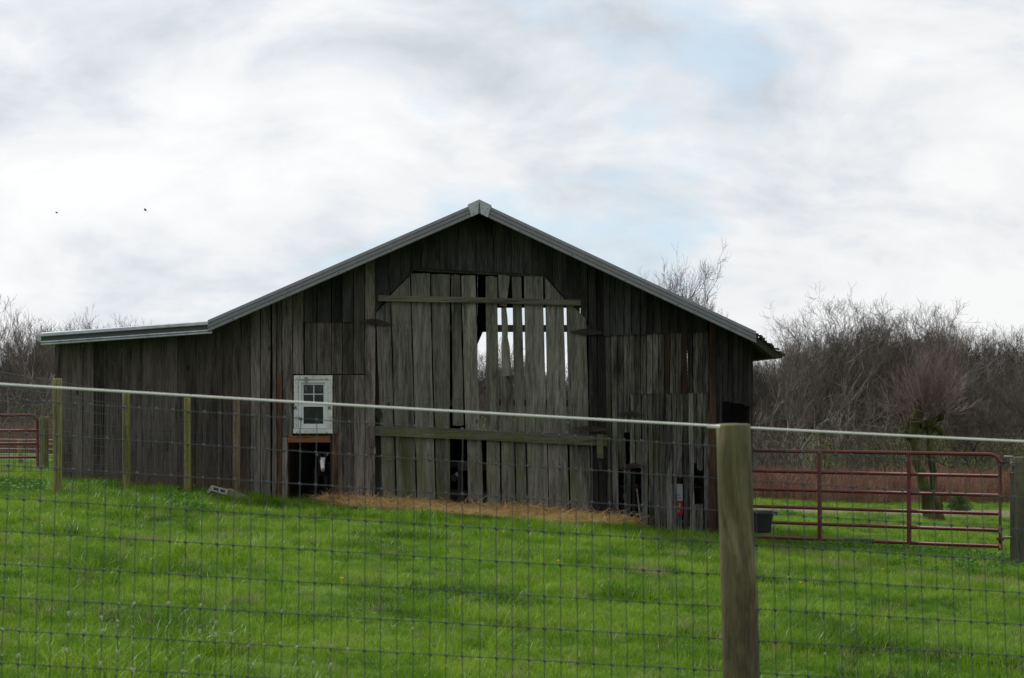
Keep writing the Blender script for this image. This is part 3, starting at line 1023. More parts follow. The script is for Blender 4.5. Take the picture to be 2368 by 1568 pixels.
for k in range(NCS):
    u0 = k / NCS; u1 = min(1.0, (k + 1.3) / NCS)
    y = YT + .2 + 6 * .13
    while y < YE:
        wd = rnd.uniform(.1, .17)
        rest.prism([(e0.x + ex * u0, e0.z + ez * u0), (e0.x + ex * u1, e0.z + ez * u1 + .022), (e0.x + ex * u1, e0.z + ez * u1 + .036), (e0.x + ex * u0, e0.z + ez * u0 + .006)], y, min(y + wd - .006, YE))
        y += wd
add('shingles', rest, M_SHING, eave, kind='stuff')

# -- side walls, back wall and inner frame
def wall_run(name, x, y0, y1, ztop, m=M_DARK):
    mb = MB(); y = y0
    while y < y1 - .05:
        y2 = min(y + rnd.uniform(.2, .3), y1)
        zb = float(gh(x, (y + y2) / 2)) - .1
        j = rnd.uniform(-.005, .005)
        mb.box(x - .012 + j, x + .012 + j, y, y2 - .006, zb, ztop)
        y = y2
    return add(name, mb, m, barn)


XL = X_(130, YW); XR = X_(1738, YW); XM = X_(578, YW)
wall_run('side_wall', XL, YW + .05, YB, zroof(XL) - .14, M_LEAN)
wall_run('side_wall', XR - .02, YW + .16, YB, zroof(XR) - .12)
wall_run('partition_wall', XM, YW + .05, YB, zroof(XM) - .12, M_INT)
bw = MB()
x = XL
op = (X_(1104, YB), X_(1351, YB))       # the open bay at the back
zo_t, zo_b = Z_(738, YB), Z_(1012, YB)
while x < XR:
    x2 = min(x + .26, XR)
    for lim in op:
        if x < lim - .01 < x2:
            x2 = lim
    xm = (x + x2) / 2
    zt = min(zroof(x), zroof(x2)) - .07
    zb = float(gh(xm, YB)) - .1
    zo_t = Z_(742 if xm < X_(1152, YB) else 712, YB)
    if op[0] - .01 <= xm <= op[1] + .01:
        bw.prism([(x, zo_t), (x2 - .001, zo_t), (x2 - .001, zroof(x2 - .001) - .06), (x, zroof(x) - .06)], YB, YB + .024)
        bw.box(x, x2 - .004, YB, YB + .024, zb, zo_b)
    elif abs(xm - X_(1603, YB)) < .14:
        bw.prism([(x, Z_(808, YB)), (x2 - .001, Z_(808, YB)), (x2 - .001, zroof(x2 - .001) - .06), (x, zroof(x) - .06)], YB, YB + .024)
        bw.box(x, x2 - .004, YB, YB + .024, zb, Z_(892, YB))
    else:
        bw.prism([(x, zb), (x2 - .001, zb), (x2 - .001, zroof(x2 - .001) - .06), (x, zroof(x) - .06)], YB, YB + .024)
    x = x2
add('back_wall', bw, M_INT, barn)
fl = MB()
fl.quadgrid([[(x_, y_, float(gh(x_, y_)) + .035) for x_ in np.linspace(XL + .03, XR - .05, 24)] for y_ in np.linspace(YW + .03, YB - .01, 16)])
add('dirt_floor', fl, simple('trodden dirt', (.06, .045, .032), .95, 0, .3, 5, bump=.4), barn)
# solid backing behind boards with open joints (an inner lining of the back and roof keeps it dark)
a = P(1100, 768, YB); b = P(1360, 752, YB)
add('cross_beam', MB().box(a.x - .3, b.x + .3, YB - .12, YB - .02, a.z, b.z), M_INT, barn)
q = [P(*t_, YB - .2) for t_ in ((1096, 730), (1132, 730), (1102, 800), (1090, 815))]
add('knee_brace', MB().prism([(p.x, p.z) for p in q[::-1]], YB - .2, YB - .1), M_INT, barn)
for px, yy in ((868, YW + .08), (1372, YW + .08), (1105, YW + 4.2), (1655, YW + .1), (640, YW + .08)):
    x = X_(px, yy) if px != 1105 else X_(1090, yy)
    add('timber_post', MB().box(x - .07, x + .07, yy, yy + .14, float(gh(x, yy)) - .1, zroof(x) - .16), M_INT, barn)
x0, x1 = XM, XR
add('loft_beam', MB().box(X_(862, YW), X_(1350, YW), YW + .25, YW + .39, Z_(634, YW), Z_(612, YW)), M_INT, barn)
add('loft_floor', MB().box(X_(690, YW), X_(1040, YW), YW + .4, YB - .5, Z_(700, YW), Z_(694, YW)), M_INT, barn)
# stall rails seen through the missing door board
a = P(1040, 1081, YW + .55)
add('stall_rail', MB().box(a.x, a.x + .6, YW + .55, YW + .6, Z_(1081, YW + .55), Z_(1070, YW + .55)), M_WALL, barn)
a = P(1058, 1108, YW + .3)
add('stall_rail', MB().box(a.x, a.x + .42, YW + .3, YW + .35, Z_(1088, YW + .3), Z_(1071, YW + .3)), M_WALL, barn)
add('stall_post', MB().box(X_(1058, YW + .36), X_(1066, YW + .36), YW + .36, YW + .42, float(gh(-.7, YW)) - .05, Z_(1072, YW + .36)), M_WALL, barn)

# ------------------------------------------------------------------ things in and round the barn
# property sign leaning inside behind the boards
sg = thing('plastic_sign', P(1558, 1200, YW + .12), 'white and orange red plastic sign seen through a gap in the right-hand boards', 'sign')
M_SW = simple('sign white', (.50, .52, .55), .5, 0, .05); M_SR = simple('sign orange red', (.42, .045, .02), .5, 0, .08)
M_SB = simple('sign lettering grey', (.06, .06, .07), .5); M_SL = simple('sign lettering white', (.6, .6, .6), .5)
ys_ = YW + .12
def wpos(px, py): return P(px, py, YW)
a = wpos(1532, 1159); b = wpos(1580, 1120)
add('white_panel', MB().box(a.x, b.x, ys_, ys_ + .004, a.z, b.z), M_SW, sg)
a = wpos(1532, 1192); b = wpos(1580, 1159.2)
add('red_panel', MB().box(a.x, b.x, ys_, ys_ + .004, a.z, b.z), M_SR, sg)


def text(s, px, py, hpx, m, parent, name='lettering', Y=ys_, bold=0.0):
    c = bpy.data.curves.new(name, 'FONT'); c.body = s; c.size = hpx * YW / F * 1.35; c.extrude = .0012; c.offset = bold
    c.align_x = 'LEFT'
    c.materials.append(m)
    tmp = bpy.data.objects.new(name, c)
    me = bpy.data.meshes.new_from_object(tmp)
    bpy.data.objects.remove(tmp)
    o = bpy.data.objects.new(name, me); COL.objects.link(o); o.parent = parent
    p = P(px, py, YW); o.location = Vector((p.x, Y - .002, p.z)) - WL[parent.name]
    o.rotation_euler = (R(90), 0, 0)
    return o


text('ES', 1550.5, 1138, 10, M_SB, sg, bold=.002)
text('EEDING', 1549, 1147.5, 5.4, M_SB, sg)
text('L, and M', 1552, 1155.5, 5, M_SB, sg)
text('-063', 1552, 1174, 9.5, M_SL, sg, bold=.001)
text('Rate', 1556, 1184.5, 7, M_SL, sg)
# stacked split wood showing behind the holes
for px, py, r_ in ((1566, 1090, .05), (1569, 1108, .045), (1560, 1112, .04), (1470, 1128, .045), (1446, 1150, .05)):
    p = P(px, py, YW + .35)
    sp = MB().tube([(p.x, YW + .3, p.z), (p.x + .03, YW + .7, p.z)], r_, 7)
    tag(add('firewood_log', sp, M_HEAD, None), {1566: 'tan log end above the sign in the gap', 1569: 'tan log end right behind the board gap over the sign', 1560: 'lower left tan log end over the sign', 1470: 'log end in the hole right of the lower hatch hinge', 1446: 'log end in the hole left under the lower hatch hinge'}[px], 'log')
# rack that carries them
rk = thing('log_rack', P(1520, 1200, YW + .5), 'dark shelf of rough boards carrying logs behind the right-hand wall', 'rack')
for py in (1118, 1165):
    a = P(1436, py, YW + .35); b = P(1640, py, YW + .35)
    add('shelf', MB().box(a.x, b.x, YW + .28, YW + .75, a.z - .06, a.z - .035), M_INT, rk)
for px in (1438, 1520, 1636):
    a = P(px, 1118, YW + .35)
    add('leg', MB().box(a.x - .02, a.x + .02, YW + .5, YW + .54, float(gh(a.x, YW + .5)) - .02, a.z - .06), M_INT, rk)
a = P(1600, 1166, YW + .3)
tag(add('stone_block', MB().box(a.x, a.x + .12, YW + .06, YW + .24, float(gh(a.x, YW)) + .0, float(gh(a.x, YW)) + .34), M_CONC, None, bevel=.01), 'pale block on the ground inside the narrow hole of the right-hand boards', 'block')
# plastic pipe end and pale plank leaning inside
p = P(1050, 1105, YW + .5)
tag(add('plastic_pipe', MB().tube([(p.x, YW + .5, p.z), (p.x, YW + 1.3, p.z)], .05, 14), M_GREEN, None, smooth=False), 'dull green pipe end in the missing board gap of the doors', 'pipe')
a = P(1472, 1130, YW + .1); b = P(1480, 1200, YW + .1)
tag(add('leaning_stick', MB().tube([(a.x, YW + .12, a.z), (b.x, YW + .06, b.z)], [.012, .016], 6), M_CONC, None), 'pale stick leaning in the hole beside the lower hatch hinge', 'stick')

# ------------------------------------------------------------------ goat in the opening
def coat():
    m, t, bs, out = mat('goat coat')
    oc = t.n('ShaderNodeTexCoord').outputs['Object']
    sp = t.n('ShaderNodeSeparateXYZ'); t.l(oc, sp.inputs[0])
    nz = t.math('MULTIPLY', t.math('SUBTRACT', t.noise(oc, 30, 3), .5), .03)
    xx = t.math('ABSOLUTE', t.math('ADD', t.math('SUBTRACT', sp.outputs[0], .042), nz))
    blaze = t.math('MULTIPLY', t.rmap(xx, .027, .036, 1, 0), t.rmap(t.math('ADD', sp.outputs[1], nz), -.125, -.14, 0, 1))
    side = t.math('MULTIPLY', t.rmap(sp.outputs[0], .062, .07, 0, 1), t.math('MULTIPLY', t.rmap(sp.outputs[1], -.19, -.2, 0, 1), t.rmap(sp.outputs[2], .535, .525, 0, 1)))
    blaze = t.math('MAXIMUM', blaze, side)
    nose = t.rmap(t.math('ADD', sp.outputs[1], nz), -.245, -.252, 0, 1)
    ears = t.math('MULTIPLY', t.rmap(sp.outputs[2], .655, .675, 0, 1), t.rmap(sp.outputs[1], -.04, -.06, 0, 1))
    dk = t.ramp(t.noise(t.vmath('MULTIPLY', oc, (1, 1, .3)), 40, 4, .7), [(.3, (.012, .010, .010)), (.7, (.045, .038, .034))])
    c = t.mix(blaze, dk, (.75, .74, .72, 1))
    c = t.mix(ears, c, (.40, .38, .37, 1))
    c = t.mix(nose, c, (.10, .09, .10, 1))
    t.l(c, bs.inputs['Base Color']); bs.inputs['Roughness'].default_value = .8
    return m


gx0, gy0 = X_(736, YW) + .0, 25.72
gz0 = float(gh(gx0, gy0))
goat = thing('goat', (gx0, gy0, gz0), 'black goat with white blaze looking out of the low opening under the window', 'goat')
V = [((0, .56, .47), .105), ((0, .36, .475), .125), ((0, .12, .46), .115), ((.005, .02, .52), .075), ((.015, -.05, .585), .056),
     ((.03, -.11, .615), .056), ((.04, -.17, .555), .044), ((.048, -.215, .495), .031), ((.052, -.24, .462), .025)]
E = [(i, i + 1) for i in range(8)]
def chain(root, pts):
    prev = root
    for p in pts:
        V.append(p); E.append((prev, len(V) - 1)); prev = len(V) - 1
for s in (-1, 1):
    chain(2, [((s * .075, .10, .36), .05), ((s * .075, .09, .21), .027), ((s * .075, .10, .07), .019), ((s * .075, .075, .022), .024)])
    chain(0, [((s * .085, .56, .38), .07), ((s * .09, .50, .30), .045), ((s * .09, .645, .19), .024), ((s * .09, .63, .06), .018), ((s * .09, .605, .022), .023)])
    chain(5, [((.03 + s * .052, -.10, .635), .018), ((.03 + s * .075, -.105, .675), .016), ((.03 + s * .085, -.11, .71), .006)])
chain(0, [((0, .66, .50), .03), ((0, .71, .54), .016)])
chain(8, [((.052, -.225, .44), .016)])
me = bpy.data.meshes.new('body'); me.from_pydata([v[0] for v in V], E, [])
me.materials.append(coat())
body = bpy.data.objects.new('body', me); COL.objects.link(body); body.parent = goat
WL[body.name] = WL[goat.name]
md = body.modifiers.new('skin', 'SKIN'); md.use_smooth_shade = True
for i, (_, r_) in enumerate(V):
    me.skin_vertices[0].data[i].radius = (r_, r_)
me.skin_vertices[0].data[0].use_root = True
md = body.modifiers.new('sub', 'SUBSURF'); md.levels = 2; md.render_levels = 2
M_EYE = simple('goat eye', (.02, .015, .01), .1, spec=.8)
M_HORN = simple('goat horn', (.10, .085, .07), .6)
G0 = WL[goat.name]
for s in (-1, 1):
    c = G0 + Vector((.038 + s * .044, -.158, .585))
    add('eye', MB().tube([c + Vector((-s * .008, 0, 0)), c, c + Vector((s * .006, -.004, 0))], [.012, .012, .004], 10), M_EYE, goat, smooth=True)
    pts = [G0 + Vector((.03 + s * (.022 + .01 * k), -.115 + .02 * k, .655 + .022 * k - .002 * k * k)) for k in range(5)]
    add('horn', MB().tube(pts, [.012, .011, .009, .006, .002], 8), M_HORN, goat, smooth=True)

# ------------------------------------------------------------------ bucket, blocks
def bucket():
    cx, cy = X_(1760, 24.85), 24.85
    cz = Z_(1184, 24.67) - .289
    t = thing('muck_bucket', (cx, cy, cz), 'black plastic tub bucket with rim handle between barn corner and red gate', 'bucket')
    n = 28
    prof = [(.0, .0), (.125, .0), (.13, .012), (.158, .265), (.160, .27), (.178, .272), (.18, .286), (.176, .290), (.160, .288), (.152, .26), (.124, .016), (0, .016)]
    rows = [[(cx + r_ * math.cos(2 * math.pi * k / n), cy + r_ * math.sin(2 * math.pi * k / n), cz + z) for k in range(n + 1)] for r_, z in prof]
    add('tub', MB().quadgrid(rows), M_BLACKP, t, smooth=True)
    for s in (-1, 1):
        mb = MB().box(cx + s * .19 - .02, cx + s * .19 + .02, cy - .05, cy + .05, cz + .268, cz + .288)
        mb.box(cx + s * .205 - .006, cx + s * .205 + .006, cy - .05, cy + .05, cz + .235, cz + .268)
        add('handle', mb, M_BLACKP, t)


bucket()
cb_x, cb_y = X_(502, 24.2), 24.2
cbz = float(gh(cb_x, cb_y))
cb = thing('concrete_block', (cb_x, cb_y, cbz), 'pale hollow concrete block lying tilted in the grass by the brown fence post', 'concrete block')
mb = MB()
Lx, Hy, Dz = .17, .10, .09
# hollow block on its side: two openings towards the viewer
for x0, x1, z0, z1 in ((-Lx, Lx, 0, .045), (-Lx, Lx, .135, .18), (-Lx, -Lx + .045, .045, .135), (-.02, .02, .045, .135), (Lx - .045, Lx, .045, .135)):
    mb.box(x0, x1, -Hy, Hy, z0, z1)
me = mb.mesh('shell'); me.materials.append(M_CONC)
o = bpy.data.objects.new('shell', me); COL.objects.link(o); o.parent = cb
cb.rotation_euler = (R(-35), R(16), R(25))
cb.location.z += .05
cb.scale = (.68, .7, .5)
lb = MB()
pts = [(-.2, -.07, 0), (.2, -.09, 0), (.22, .06, 0), (-.18, .08, 0), (-.17, -.06, .13), (.1, -.07, .12), (.19, .04, .07), (-.12, .07, .14)]
lb.v = pts; lb.f = [(0, 3, 2, 1), (4, 5, 6, 7), (0, 1, 5, 4), (1, 2, 6, 5), (2, 3, 7, 6), (3, 0, 4, 7)]
me = lb.mesh('wood_chunk'); me.materials.append(M_LOG)
o = bpy.data.objects.new('wood_chunk', me); COL.objects.link(o)
lx, ly = X_(544, 24.3), 24.3
o.location = (lx, ly, float(gh(lx, ly)) + .015); o.rotation_euler = (0, R(10), R(-8)); o.scale = (.85, .9, .9)
tag(o, 'split weathered wood chunk lying right of the concrete block', 'wood chunk')

# ------------------------------------------------------------------ posts and fences
def round_post(x, y, top, r0, m, label, name='fence_post', lean=0.0, grp=None, sides=20, rtop=None, seed=0, deep=.15, cat='fence post'):
    gz_ = float(gh(x, y))
    rr = random.Random(seed)
    n = 12
    H = top - gz_
    rows = []
    ph = [rr.uniform(0, 6) for _ in range(4)]
    for i in range(-1, n + 1):
        v = i / n
        z = H * v if i >= 0 else -deep
        r_ = r0 + ((rtop or r0) - r0) * max(0, v)
        row = []
        for k in range(sides + 1):
            a = 2 * math.pi * (k % sides) / sides
            q = r_ * (1 + .012 * math.sin(a * 3 + ph[0] + v * 3) + .01 * math.sin(a * 5 + ph[1]) + .008 * math.sin(v * 9 + a + ph[2]))
            row.append((lean * v * H + q * math.cos(a), q * math.sin(a), z))
        rows.append(row)
    for rad, dz in ((.90, .004), (.0, .006)):
        rows.append([(lean * H + (x_ - lean * H) * rad, y_ * rad, H + dz) for x_, y_, z_ in rows[n + 1]])
    me = MB().quadgrid(rows).mesh(name)
    fl = [p.index < (n + 1) * sides for p in me.polygons]
    me.polygons.foreach_set('use_smooth', fl)
    me.materials.append(m)
    o = bpy.data.objects.new(name, me); COL.objects.link(o); o.location = (x, y, gz_)
    WL[o.name] = Vector((x, y, gz_))
    tag(o, label, cat, grp)
    return o


YF = 5.6
pt = P(1696.5, 983, YF)
px_b = X_(1696.5 + .03 * 970, YF)
npost = round_post(px_b, YF, pt.z, .0575, M_NPOST, 'thick round treated fence post close in front, holding the white wire', lean=-.03, rtop=.0525, seed=3, sides=32)
# wire staple / insulator on it
ins = MB(); p = P(1652, 985.5, YF)
ins.tube([(p.x - .028, YF - .035, p.z + .001), (p.x + .012, YF - .040, p.z - .001)], .0062, 10)
add('insulator_sleeve', ins, M_ROPE, npost, smooth=True)

# white coated top wire
def wire_pts(x0, y0, x1, y1, Y, sag, n=14):
    out = []
    for i in range(n + 1):
        u = i / n
        out.append(P(x0 + (x1 - x0) * u, y0 + (y1 - y0) * u + sag * 4 * u * (1 - u), Y))
    return out


tw = thing('top_wire', P(1180, 955, YF + .02), 'long white coated wire strung along the top of the near mesh fence', 'wire')
add('strand', MB().tube(wire_pts(-260, 872, 1650, 984.8, YF - .036, 2.0), .0037, 8), M_ROPE, tw, smooth=True)
add('strand', MB().tube(wire_pts(1650, 984.8, 2640, 1033, YF - .036 + .09, 1.5, 10), .0037, 8), M_ROPE, tw, smooth=True)

# near woven mesh
nf = thing('mesh_fence', (0, YF + .058, float(gh(0, YF))), 'near woven wire mesh fence with small rectangles across the whole foreground', 'fence')
YM = YF + .062
rr = random.Random(11)
NR = 15
def row_y(k, px): return 922 + 76.2 * k + (.0655 - .0012 * k) * px
def col_lean(px): return -.036 + (px - 30) * .000034
cols_ = []
px = -250.0
while px < 2660:
    cols_.append(px + rr.uniform(-2, 2)); px += 37.7
for k in range(NR):
    pts = []
    for c in cols_:
        x = c + col_lean(c) * (row_y(k, c) - 1240)
        pts.append(P(x - 12, row_y(k, c) + rr.uniform(-.9, .9), YM + rr.uniform(-.003, .003)))
        pts.append(P(x, row_y(k, c) + 1.0, YM))
    add('horizontal_wire', MB().tube(pts, .0013, 5, cap=False), M_WIRE, nf)
kn = MB()
for c in cols_:
    pts = []
    for k in range(NR):
        y = row_y(k, c)
        x = c + col_lean(c) * (y - 1240)
        p = P(x, y + 1, YM - .003)
        pts.append(p)
        if k < NR - 1:
            pts.append(P(x + rr.uniform(-1.3, 1.3) + col_lean(c) * 38, y + 39, YM - .002))
        q = .0046 * rr.uniform(.8, 1.15)
        kn.tube([p + Vector((-q * .9, 0, q * .7)), p + Vector((0, -.001, 0)), p + Vector((q * .9, 0, -q * .7))], [q * .75, q * 1.15, q * .7], 6)
    add('vertical_wire', MB().tube(pts, .0012, 4, cap=False), M_WIRE, nf)
add('knots', kn, M_WIRE, nf, kind='stuff')

# tufts of hair caught on it
TF = [(22, 875), (122, 878), (232, 970), (230, 935), (465, 850), (458, 1018), (555, 890), (568, 1050), (575, 800), (685, 885), (790, 700), (790, 1030), (795, 850), (797, 820), (900, 705), (900, 970), (880, 935),
      (905, 860), (1120, 1080), (1130, 700), (1215, 935), (1228, 1040), (1337, 940), (1337, 1060), (1345, 890), (1350, 715), (1450, 830), (1452, 910), (1560, 910), (1670, 985), (1780, 985), (1892, 970),
      (1895, 755), (2005, 1000), (2110, 975), (2105, 1100), (2220, 990), (2340, 1015), (15, 1050), (128, 1055), (690, 800), (465, 770), (905, 1150), (1225, 1160), (680, 1110), (2000, 1140), (2230, 1120),
      (2640, 1030), (2780, 870), (3010, 1120), (3300, 1080), (5560, 1040), (5900, 1052)]
tuft_meshes = []
for v_ in range(5):
    mb = MB(); r2 = random.Random(40 + v_)
    ln = r2.uniform(.006, .012)
    mb.tube([(0, 0, -ln), (r2.uniform(-.002, .002), 0, -ln * .3), (r2.uniform(-.003, .003), 0, ln * .5), (0, 0, ln)], [.0015, .0045, .0055, .001], 6)
    for _ in range(10):
        a = r2.uniform(0, 6.28); l_ = r2.uniform(.006, .014)
        e = (math.cos(a) * l_, r2.uniform(-.004, .004), math.sin(a) * l_ * .8)
        mb.tube([(0, 0, 0), (e[0] * .6, e[1], e[2] * .5), e], [.0016, .0011, .0004], 3)
    me = mb.mesh('hair_tuft'); me.materials.append(M_WOOL); tuft_meshes.append(me)
for i, (x, y) in enumerate(TF):
    o = bpy.data.objects.new('hair_tuft', tuft_meshes[i % 5]); COL.objects.link(o)
    pxx = x / 2.927; pyy = 1155.7 + y / 2.927
    c = min(cols_, key=lambda q: abs(q + col_lean(q) * (pyy - 1240) - pxx))
    xx = c + col_lean(c) * (pyy - 1240)
    o.location = P(xx + rr.uniform(-1, 1), pyy, YM - .006)
    o.rotation_euler = (0, rr.uniform(-.6, .6), 0)
    s = rr.uniform(.35, .95); o.scale = (s * .8, s, s * 1.15)
    tag(o, 'small pale hair tuft caught on a knot of the near wire mesh', 'tuft', 'hair tufts caught on the near mesh')


# fence by the lean-to
def mesh_run(parent, A, B, rows, vs, wr, m, seedn=0, wob=.01):
    """A, B: (x, y, ztop); rows: list of drops below the top"""
    A = Vector(A); B = Vector(B)
    r2 = random.Random(seedn)
    L = (Vector((B.x - A.x, B.y - A.y, 0))).length
    n = max(1, int(L / vs))
    for k, d in enumerate(rows):
        pts = []
        for i in range(9):
            u = i / 8
            pts.append(A.lerp(B, u) + Vector((0, 0, -d - .012 * math.sin(math.pi * u) + r2.uniform(-wob, wob) * .4)))
        add('horizontal_wire', MB().tube(pts, wr, 4, cap=False), m, parent)
    for i in range(n + 1):
        u = i / n
        p = A.lerp(B, u)
        w1 = r2.uniform(-wob, wob)
        add('vertical_wire', MB().tube([p, p + Vector((w1, 0, -rows[-1] * .5)), p + Vector((w1 * 1.5, 0, -rows[-1]))], wr * .9, 4, cap=False), m, parent)


posts = [(-45, 845, 18.2, .053), (133, 876, 20.9, .0545), (291.5, 904.5, 23.2, .053), (433.5, 920, 24.6, .052)]
labels = [None, 'tall yellow green mossy round post in front of the lean-to corner', 'mossy green round post with dark grain figure, second from the lean-to corner', 'mossy green topped round post nearest to the brown square post']
pp = []
for i, (px, py, Y, r_) in enumerate(posts):
    p = P(px, py, Y)
    pp.append(p)
    if labels[i]:
        round_post(p.x, Y, p.z, r_, M_POSTG, labels[i], seed=20 + i, grp='round posts of the fence by the lean-to', rtop=r_ * .96)
# square brown post against the barn
p = P(547, 923, 25.15); g_ = float(gh(p.x, 25.15)); pp.append(p)
o = add('fence_post', MB().box(p.x - .047, p.x + .047, 25.11, 25.2, g_ - .1, p.z), M_POSTB, None, bevel=.004)
tag(o, 'brown square sawn post standing against the lean-to wall', 'fence post')
bf = thing('mesh_fence', (pp[1].x, pp[1].y, float(gh(pp[1].x, pp[1].y))), 'farther wire mesh fence strung between the mossy green posts by the lean-to', 'fence')
rws = [.0, .15, .30, .44, .57, .70, .82, .93, 1.03]
for a, b in zip(pp[:-1], pp[1:]):
    mesh_run(bf, a - Vector((0, .06, .02)), b - Vector((0, .06, .02)), rws, .10, .0026, M_WIRE2, int(a.x * 10))

# far left red gate and post
def tube_gate(name, label, A, B, ztop, drops, ups, rad, m, corner=.12, extra=None, zend=None):
    """A is the rounded free corner end, B the other end (x, y)"""
    t = thing(name, (B[0], B[1], float(gh(B[0], B[1]))), label, 'gate')
    A3 = Vector((A[0], A[1], ztop)); B3 = Vector((B[0], B[1], ztop))
    d = (B3 - A3).normalized()
    L = (B3 - A3).length
    zlow = ztop - drops[-1]
    ring = [B3]
    for k in range(7):
        a = math.pi / 2 * k / 6
        ring.append(A3 + d * (corner * (1 - math.sin(a))) + Vector((0, 0, -corner * (1 - math.cos(a)))))
    ring.append(Vector((A3.x, A3.y, zlow - (zend or 0))))
    add('top_rail', MB().tube(ring, rad, 12), m, t, smooth=True)
    for dr in drops[1:]:
        add('rail', MB().tube([A3 + d * rad + Vector((0, 0, -dr)), B3 + Vector((0, 0, -dr))], rad * .92, 12), m, t, smooth=True)
    for u in ups:
        c = A3 + d * u
        n_ = Vector((-d.y, d.x, 0))
        mb = MB()
        s = rad * 1.02; tck = rad * 1.06
        q = [c + d * s * i + n_ * tck * j for i, j in ((-1, -1), (1, -1), (1, 1), (-1, 1))]
        zt, zb = ztop + rad * .3, zlow - (rad if u != 0 else 0)
        mb.v = [(v.x, v.y, z) for z in (zb, zt) for v in q]
        mb.f = [(0, 3, 2, 1), (4, 5, 6, 7), (0, 1, 5, 4), (1, 2, 6, 5), (2, 3, 7, 6), (3, 0, 4, 7)]
        add('upright', mb, m, t, bevel=.004)
    return t, A3, d


zt = Z_(1051, 24.1)
drops = [0, .288, .544, .788, 1.008, 1.22]
A = (X_(2312, 24.1), 24.1); dv = Vector((-3.058, 1.6, 0)).normalized(); B = (A[0] + dv.x * 3.66, A[1] + dv.y * 3.66)
gt, A3, d3 = tube_gate('tube_gate', 'dark red six-rail tube gate between the barn corner and the right-hand post', A, B, zt, drops, [1.223, 2.48, 3.64], .0255, M_RED, .14, zend=.05)
# black rubber sleeve on the bottom rail
c = A3 + Vector((0, 0, -1.22))
def at_px(px_):     # distance along the gate seen in column px_
    k = (px_ - 1183.5) / F
    return (A3.x - k * A3.y) / (k * d3.y - d3.x)
s0, s1 = at_px(2020), at_px(1953)
add('rubber_sleeve', MB().tube([c + d3 * s0, c + d3 * s1], .036, 10), M_BLACKP, gt)
for z in (-.12, -1.12):
    mb = MB(); b0 = A3 + Vector((0, 0, z))
    mb.box(b0.x - .04, b0.x + .04, b0.y - .035, b0.y + .035, b0.z - .02, b0.z + .02)
    mb.tube([b0 + Vector((.03, 0, .01)), b0 + Vector((.30, -.02, .02))], .009, 8)
    add('hinge', mb, M_RED if z < -1 else M_IRON, gt)
pR = P(2352, 1057, 24.0)
rp = round_post(pR.x, 24.0, pR.z, .098, M_RPOST, 'stout grey green post carrying the red gate at the right edge', seed=9, rtop=.095)
for py in (1064, 1250):
    p = P(2330, py, 24.0)
    add('eye_bolt', MB().tube([(p.x - .06, 23.98, p.z + .05), (p.x, 23.97, p.z + .05), (p.x + .05, 23.97, p.z + .05)], [.014, .010, .010], 8), M_GALV, rp)
for k in range(9):
    z = pR.z - .06 - k * .13
    n = 18
    add('wrapped_wire', MB().tube([(pR.x + .103 * math.cos(2 * math.pi * i / n), 24.0 + .103 * math.sin(2 * math.pi * i / n), z - .02 * i / n) for i in range(n + 1)], .0022, 4, cap=False), M_WIRE2, rp)
rf = thing('mesh_fence', (pR.x + 1, 24, float(gh(pR.x + 1, 24))), 'wire mesh fence running off right from the stout gate post', 'fence')
mesh_run(rf, (pR.x + .09, 24, pR.z - .05), (pR.x + 3.2, 23.6, pR.z - .1), [k * .13 for k in range(9)], .12, .0022, M_WIRE2, 5)

gtl, _, _ = tube_gate('tube_gate', 'red tube gate with rounded corner behind the fence at the left edge', (X_(87, 32), 32), (X_(87, 32) - 3.6, 31.4), Z_(960, 32), [0, .27, .50, .74, .97], [1.2, 2.4, 3.6], .026, M_RED, .13)
p = P(98, 964, 31.9)
round_post(p.x + .03, 31.9, p.z, .078, M_POSTG, 'old mossy post right beside the left red gate', seed=31, rtop=.075)
# wire fence beyond
wf = thing('wire_fence', P(0, 1060, 39), 'pale multi-strand wire fence in the field beyond the left red gate', 'fence')
for k, py in enumerate((1016, 1026, 1038, 1050, 1062)):
    add('strand', MB().tube([P(-160, py - 4, 39), P(-10, py - 1, 39), P(140, py + 1, 39), P(330, py + 3, 39)], .006, 5), M_ROPE, wf)
for i, px in enumerate((-120, 46, 210)):
    p = P(px, 1018, 39)
    lab = {46: 'short grey green post in the field seen through the left red gate'}.get(px)
    if lab:
        round_post(p.x, 39.05, p.z, .055, M_POSTG, lab, seed=50 + i)

# ------------------------------------------------------------------ trees
def tubes_np(segs, sides=3):
    """segs: array (n, 8): p0, p1, r0, r1 -> verts, quads"""
    s = np.asarray(segs, float)
    p0, p1, r0, r1 = s[:, 0:3], s[:, 3:6], s[:, 6], s[:, 7]
    d = p1 - p0
    d /= np.linalg.norm(d, axis=1, keepdims=True) + 1e-9
    ref = np.where(np.abs(d[:, 2:3]) < .9, np.array([[0, 0, 1.]]), np.array([[1., 0, 0]]))
    u = np.cross(d, ref); u /= np.linalg.norm(u, axis=1, keepdims=True) + 1e-9
    v = np.cross(u, d)
    n = len(s)
    V_ = np.zeros((n, 2 * sides, 3)); Q = np.zeros((n, sides, 4), int)
    for k in range(sides):
        a = 2 * math.pi * k / sides
        o = u * math.cos(a) + v * math.sin(a)
        V_[:, k] = p0 + o * r0[:, None]
        V_[:, sides + k] = p1 + o * r1[:, None]
        k2 = (k + 1) % sides
        Q[:, k] = [k, k2, sides + k2, sides + k]
    Q += (np.arange(n) * 2 * sides)[:, None, None]
    return V_.reshape(-1, 3), Q.reshape(-1, 4)


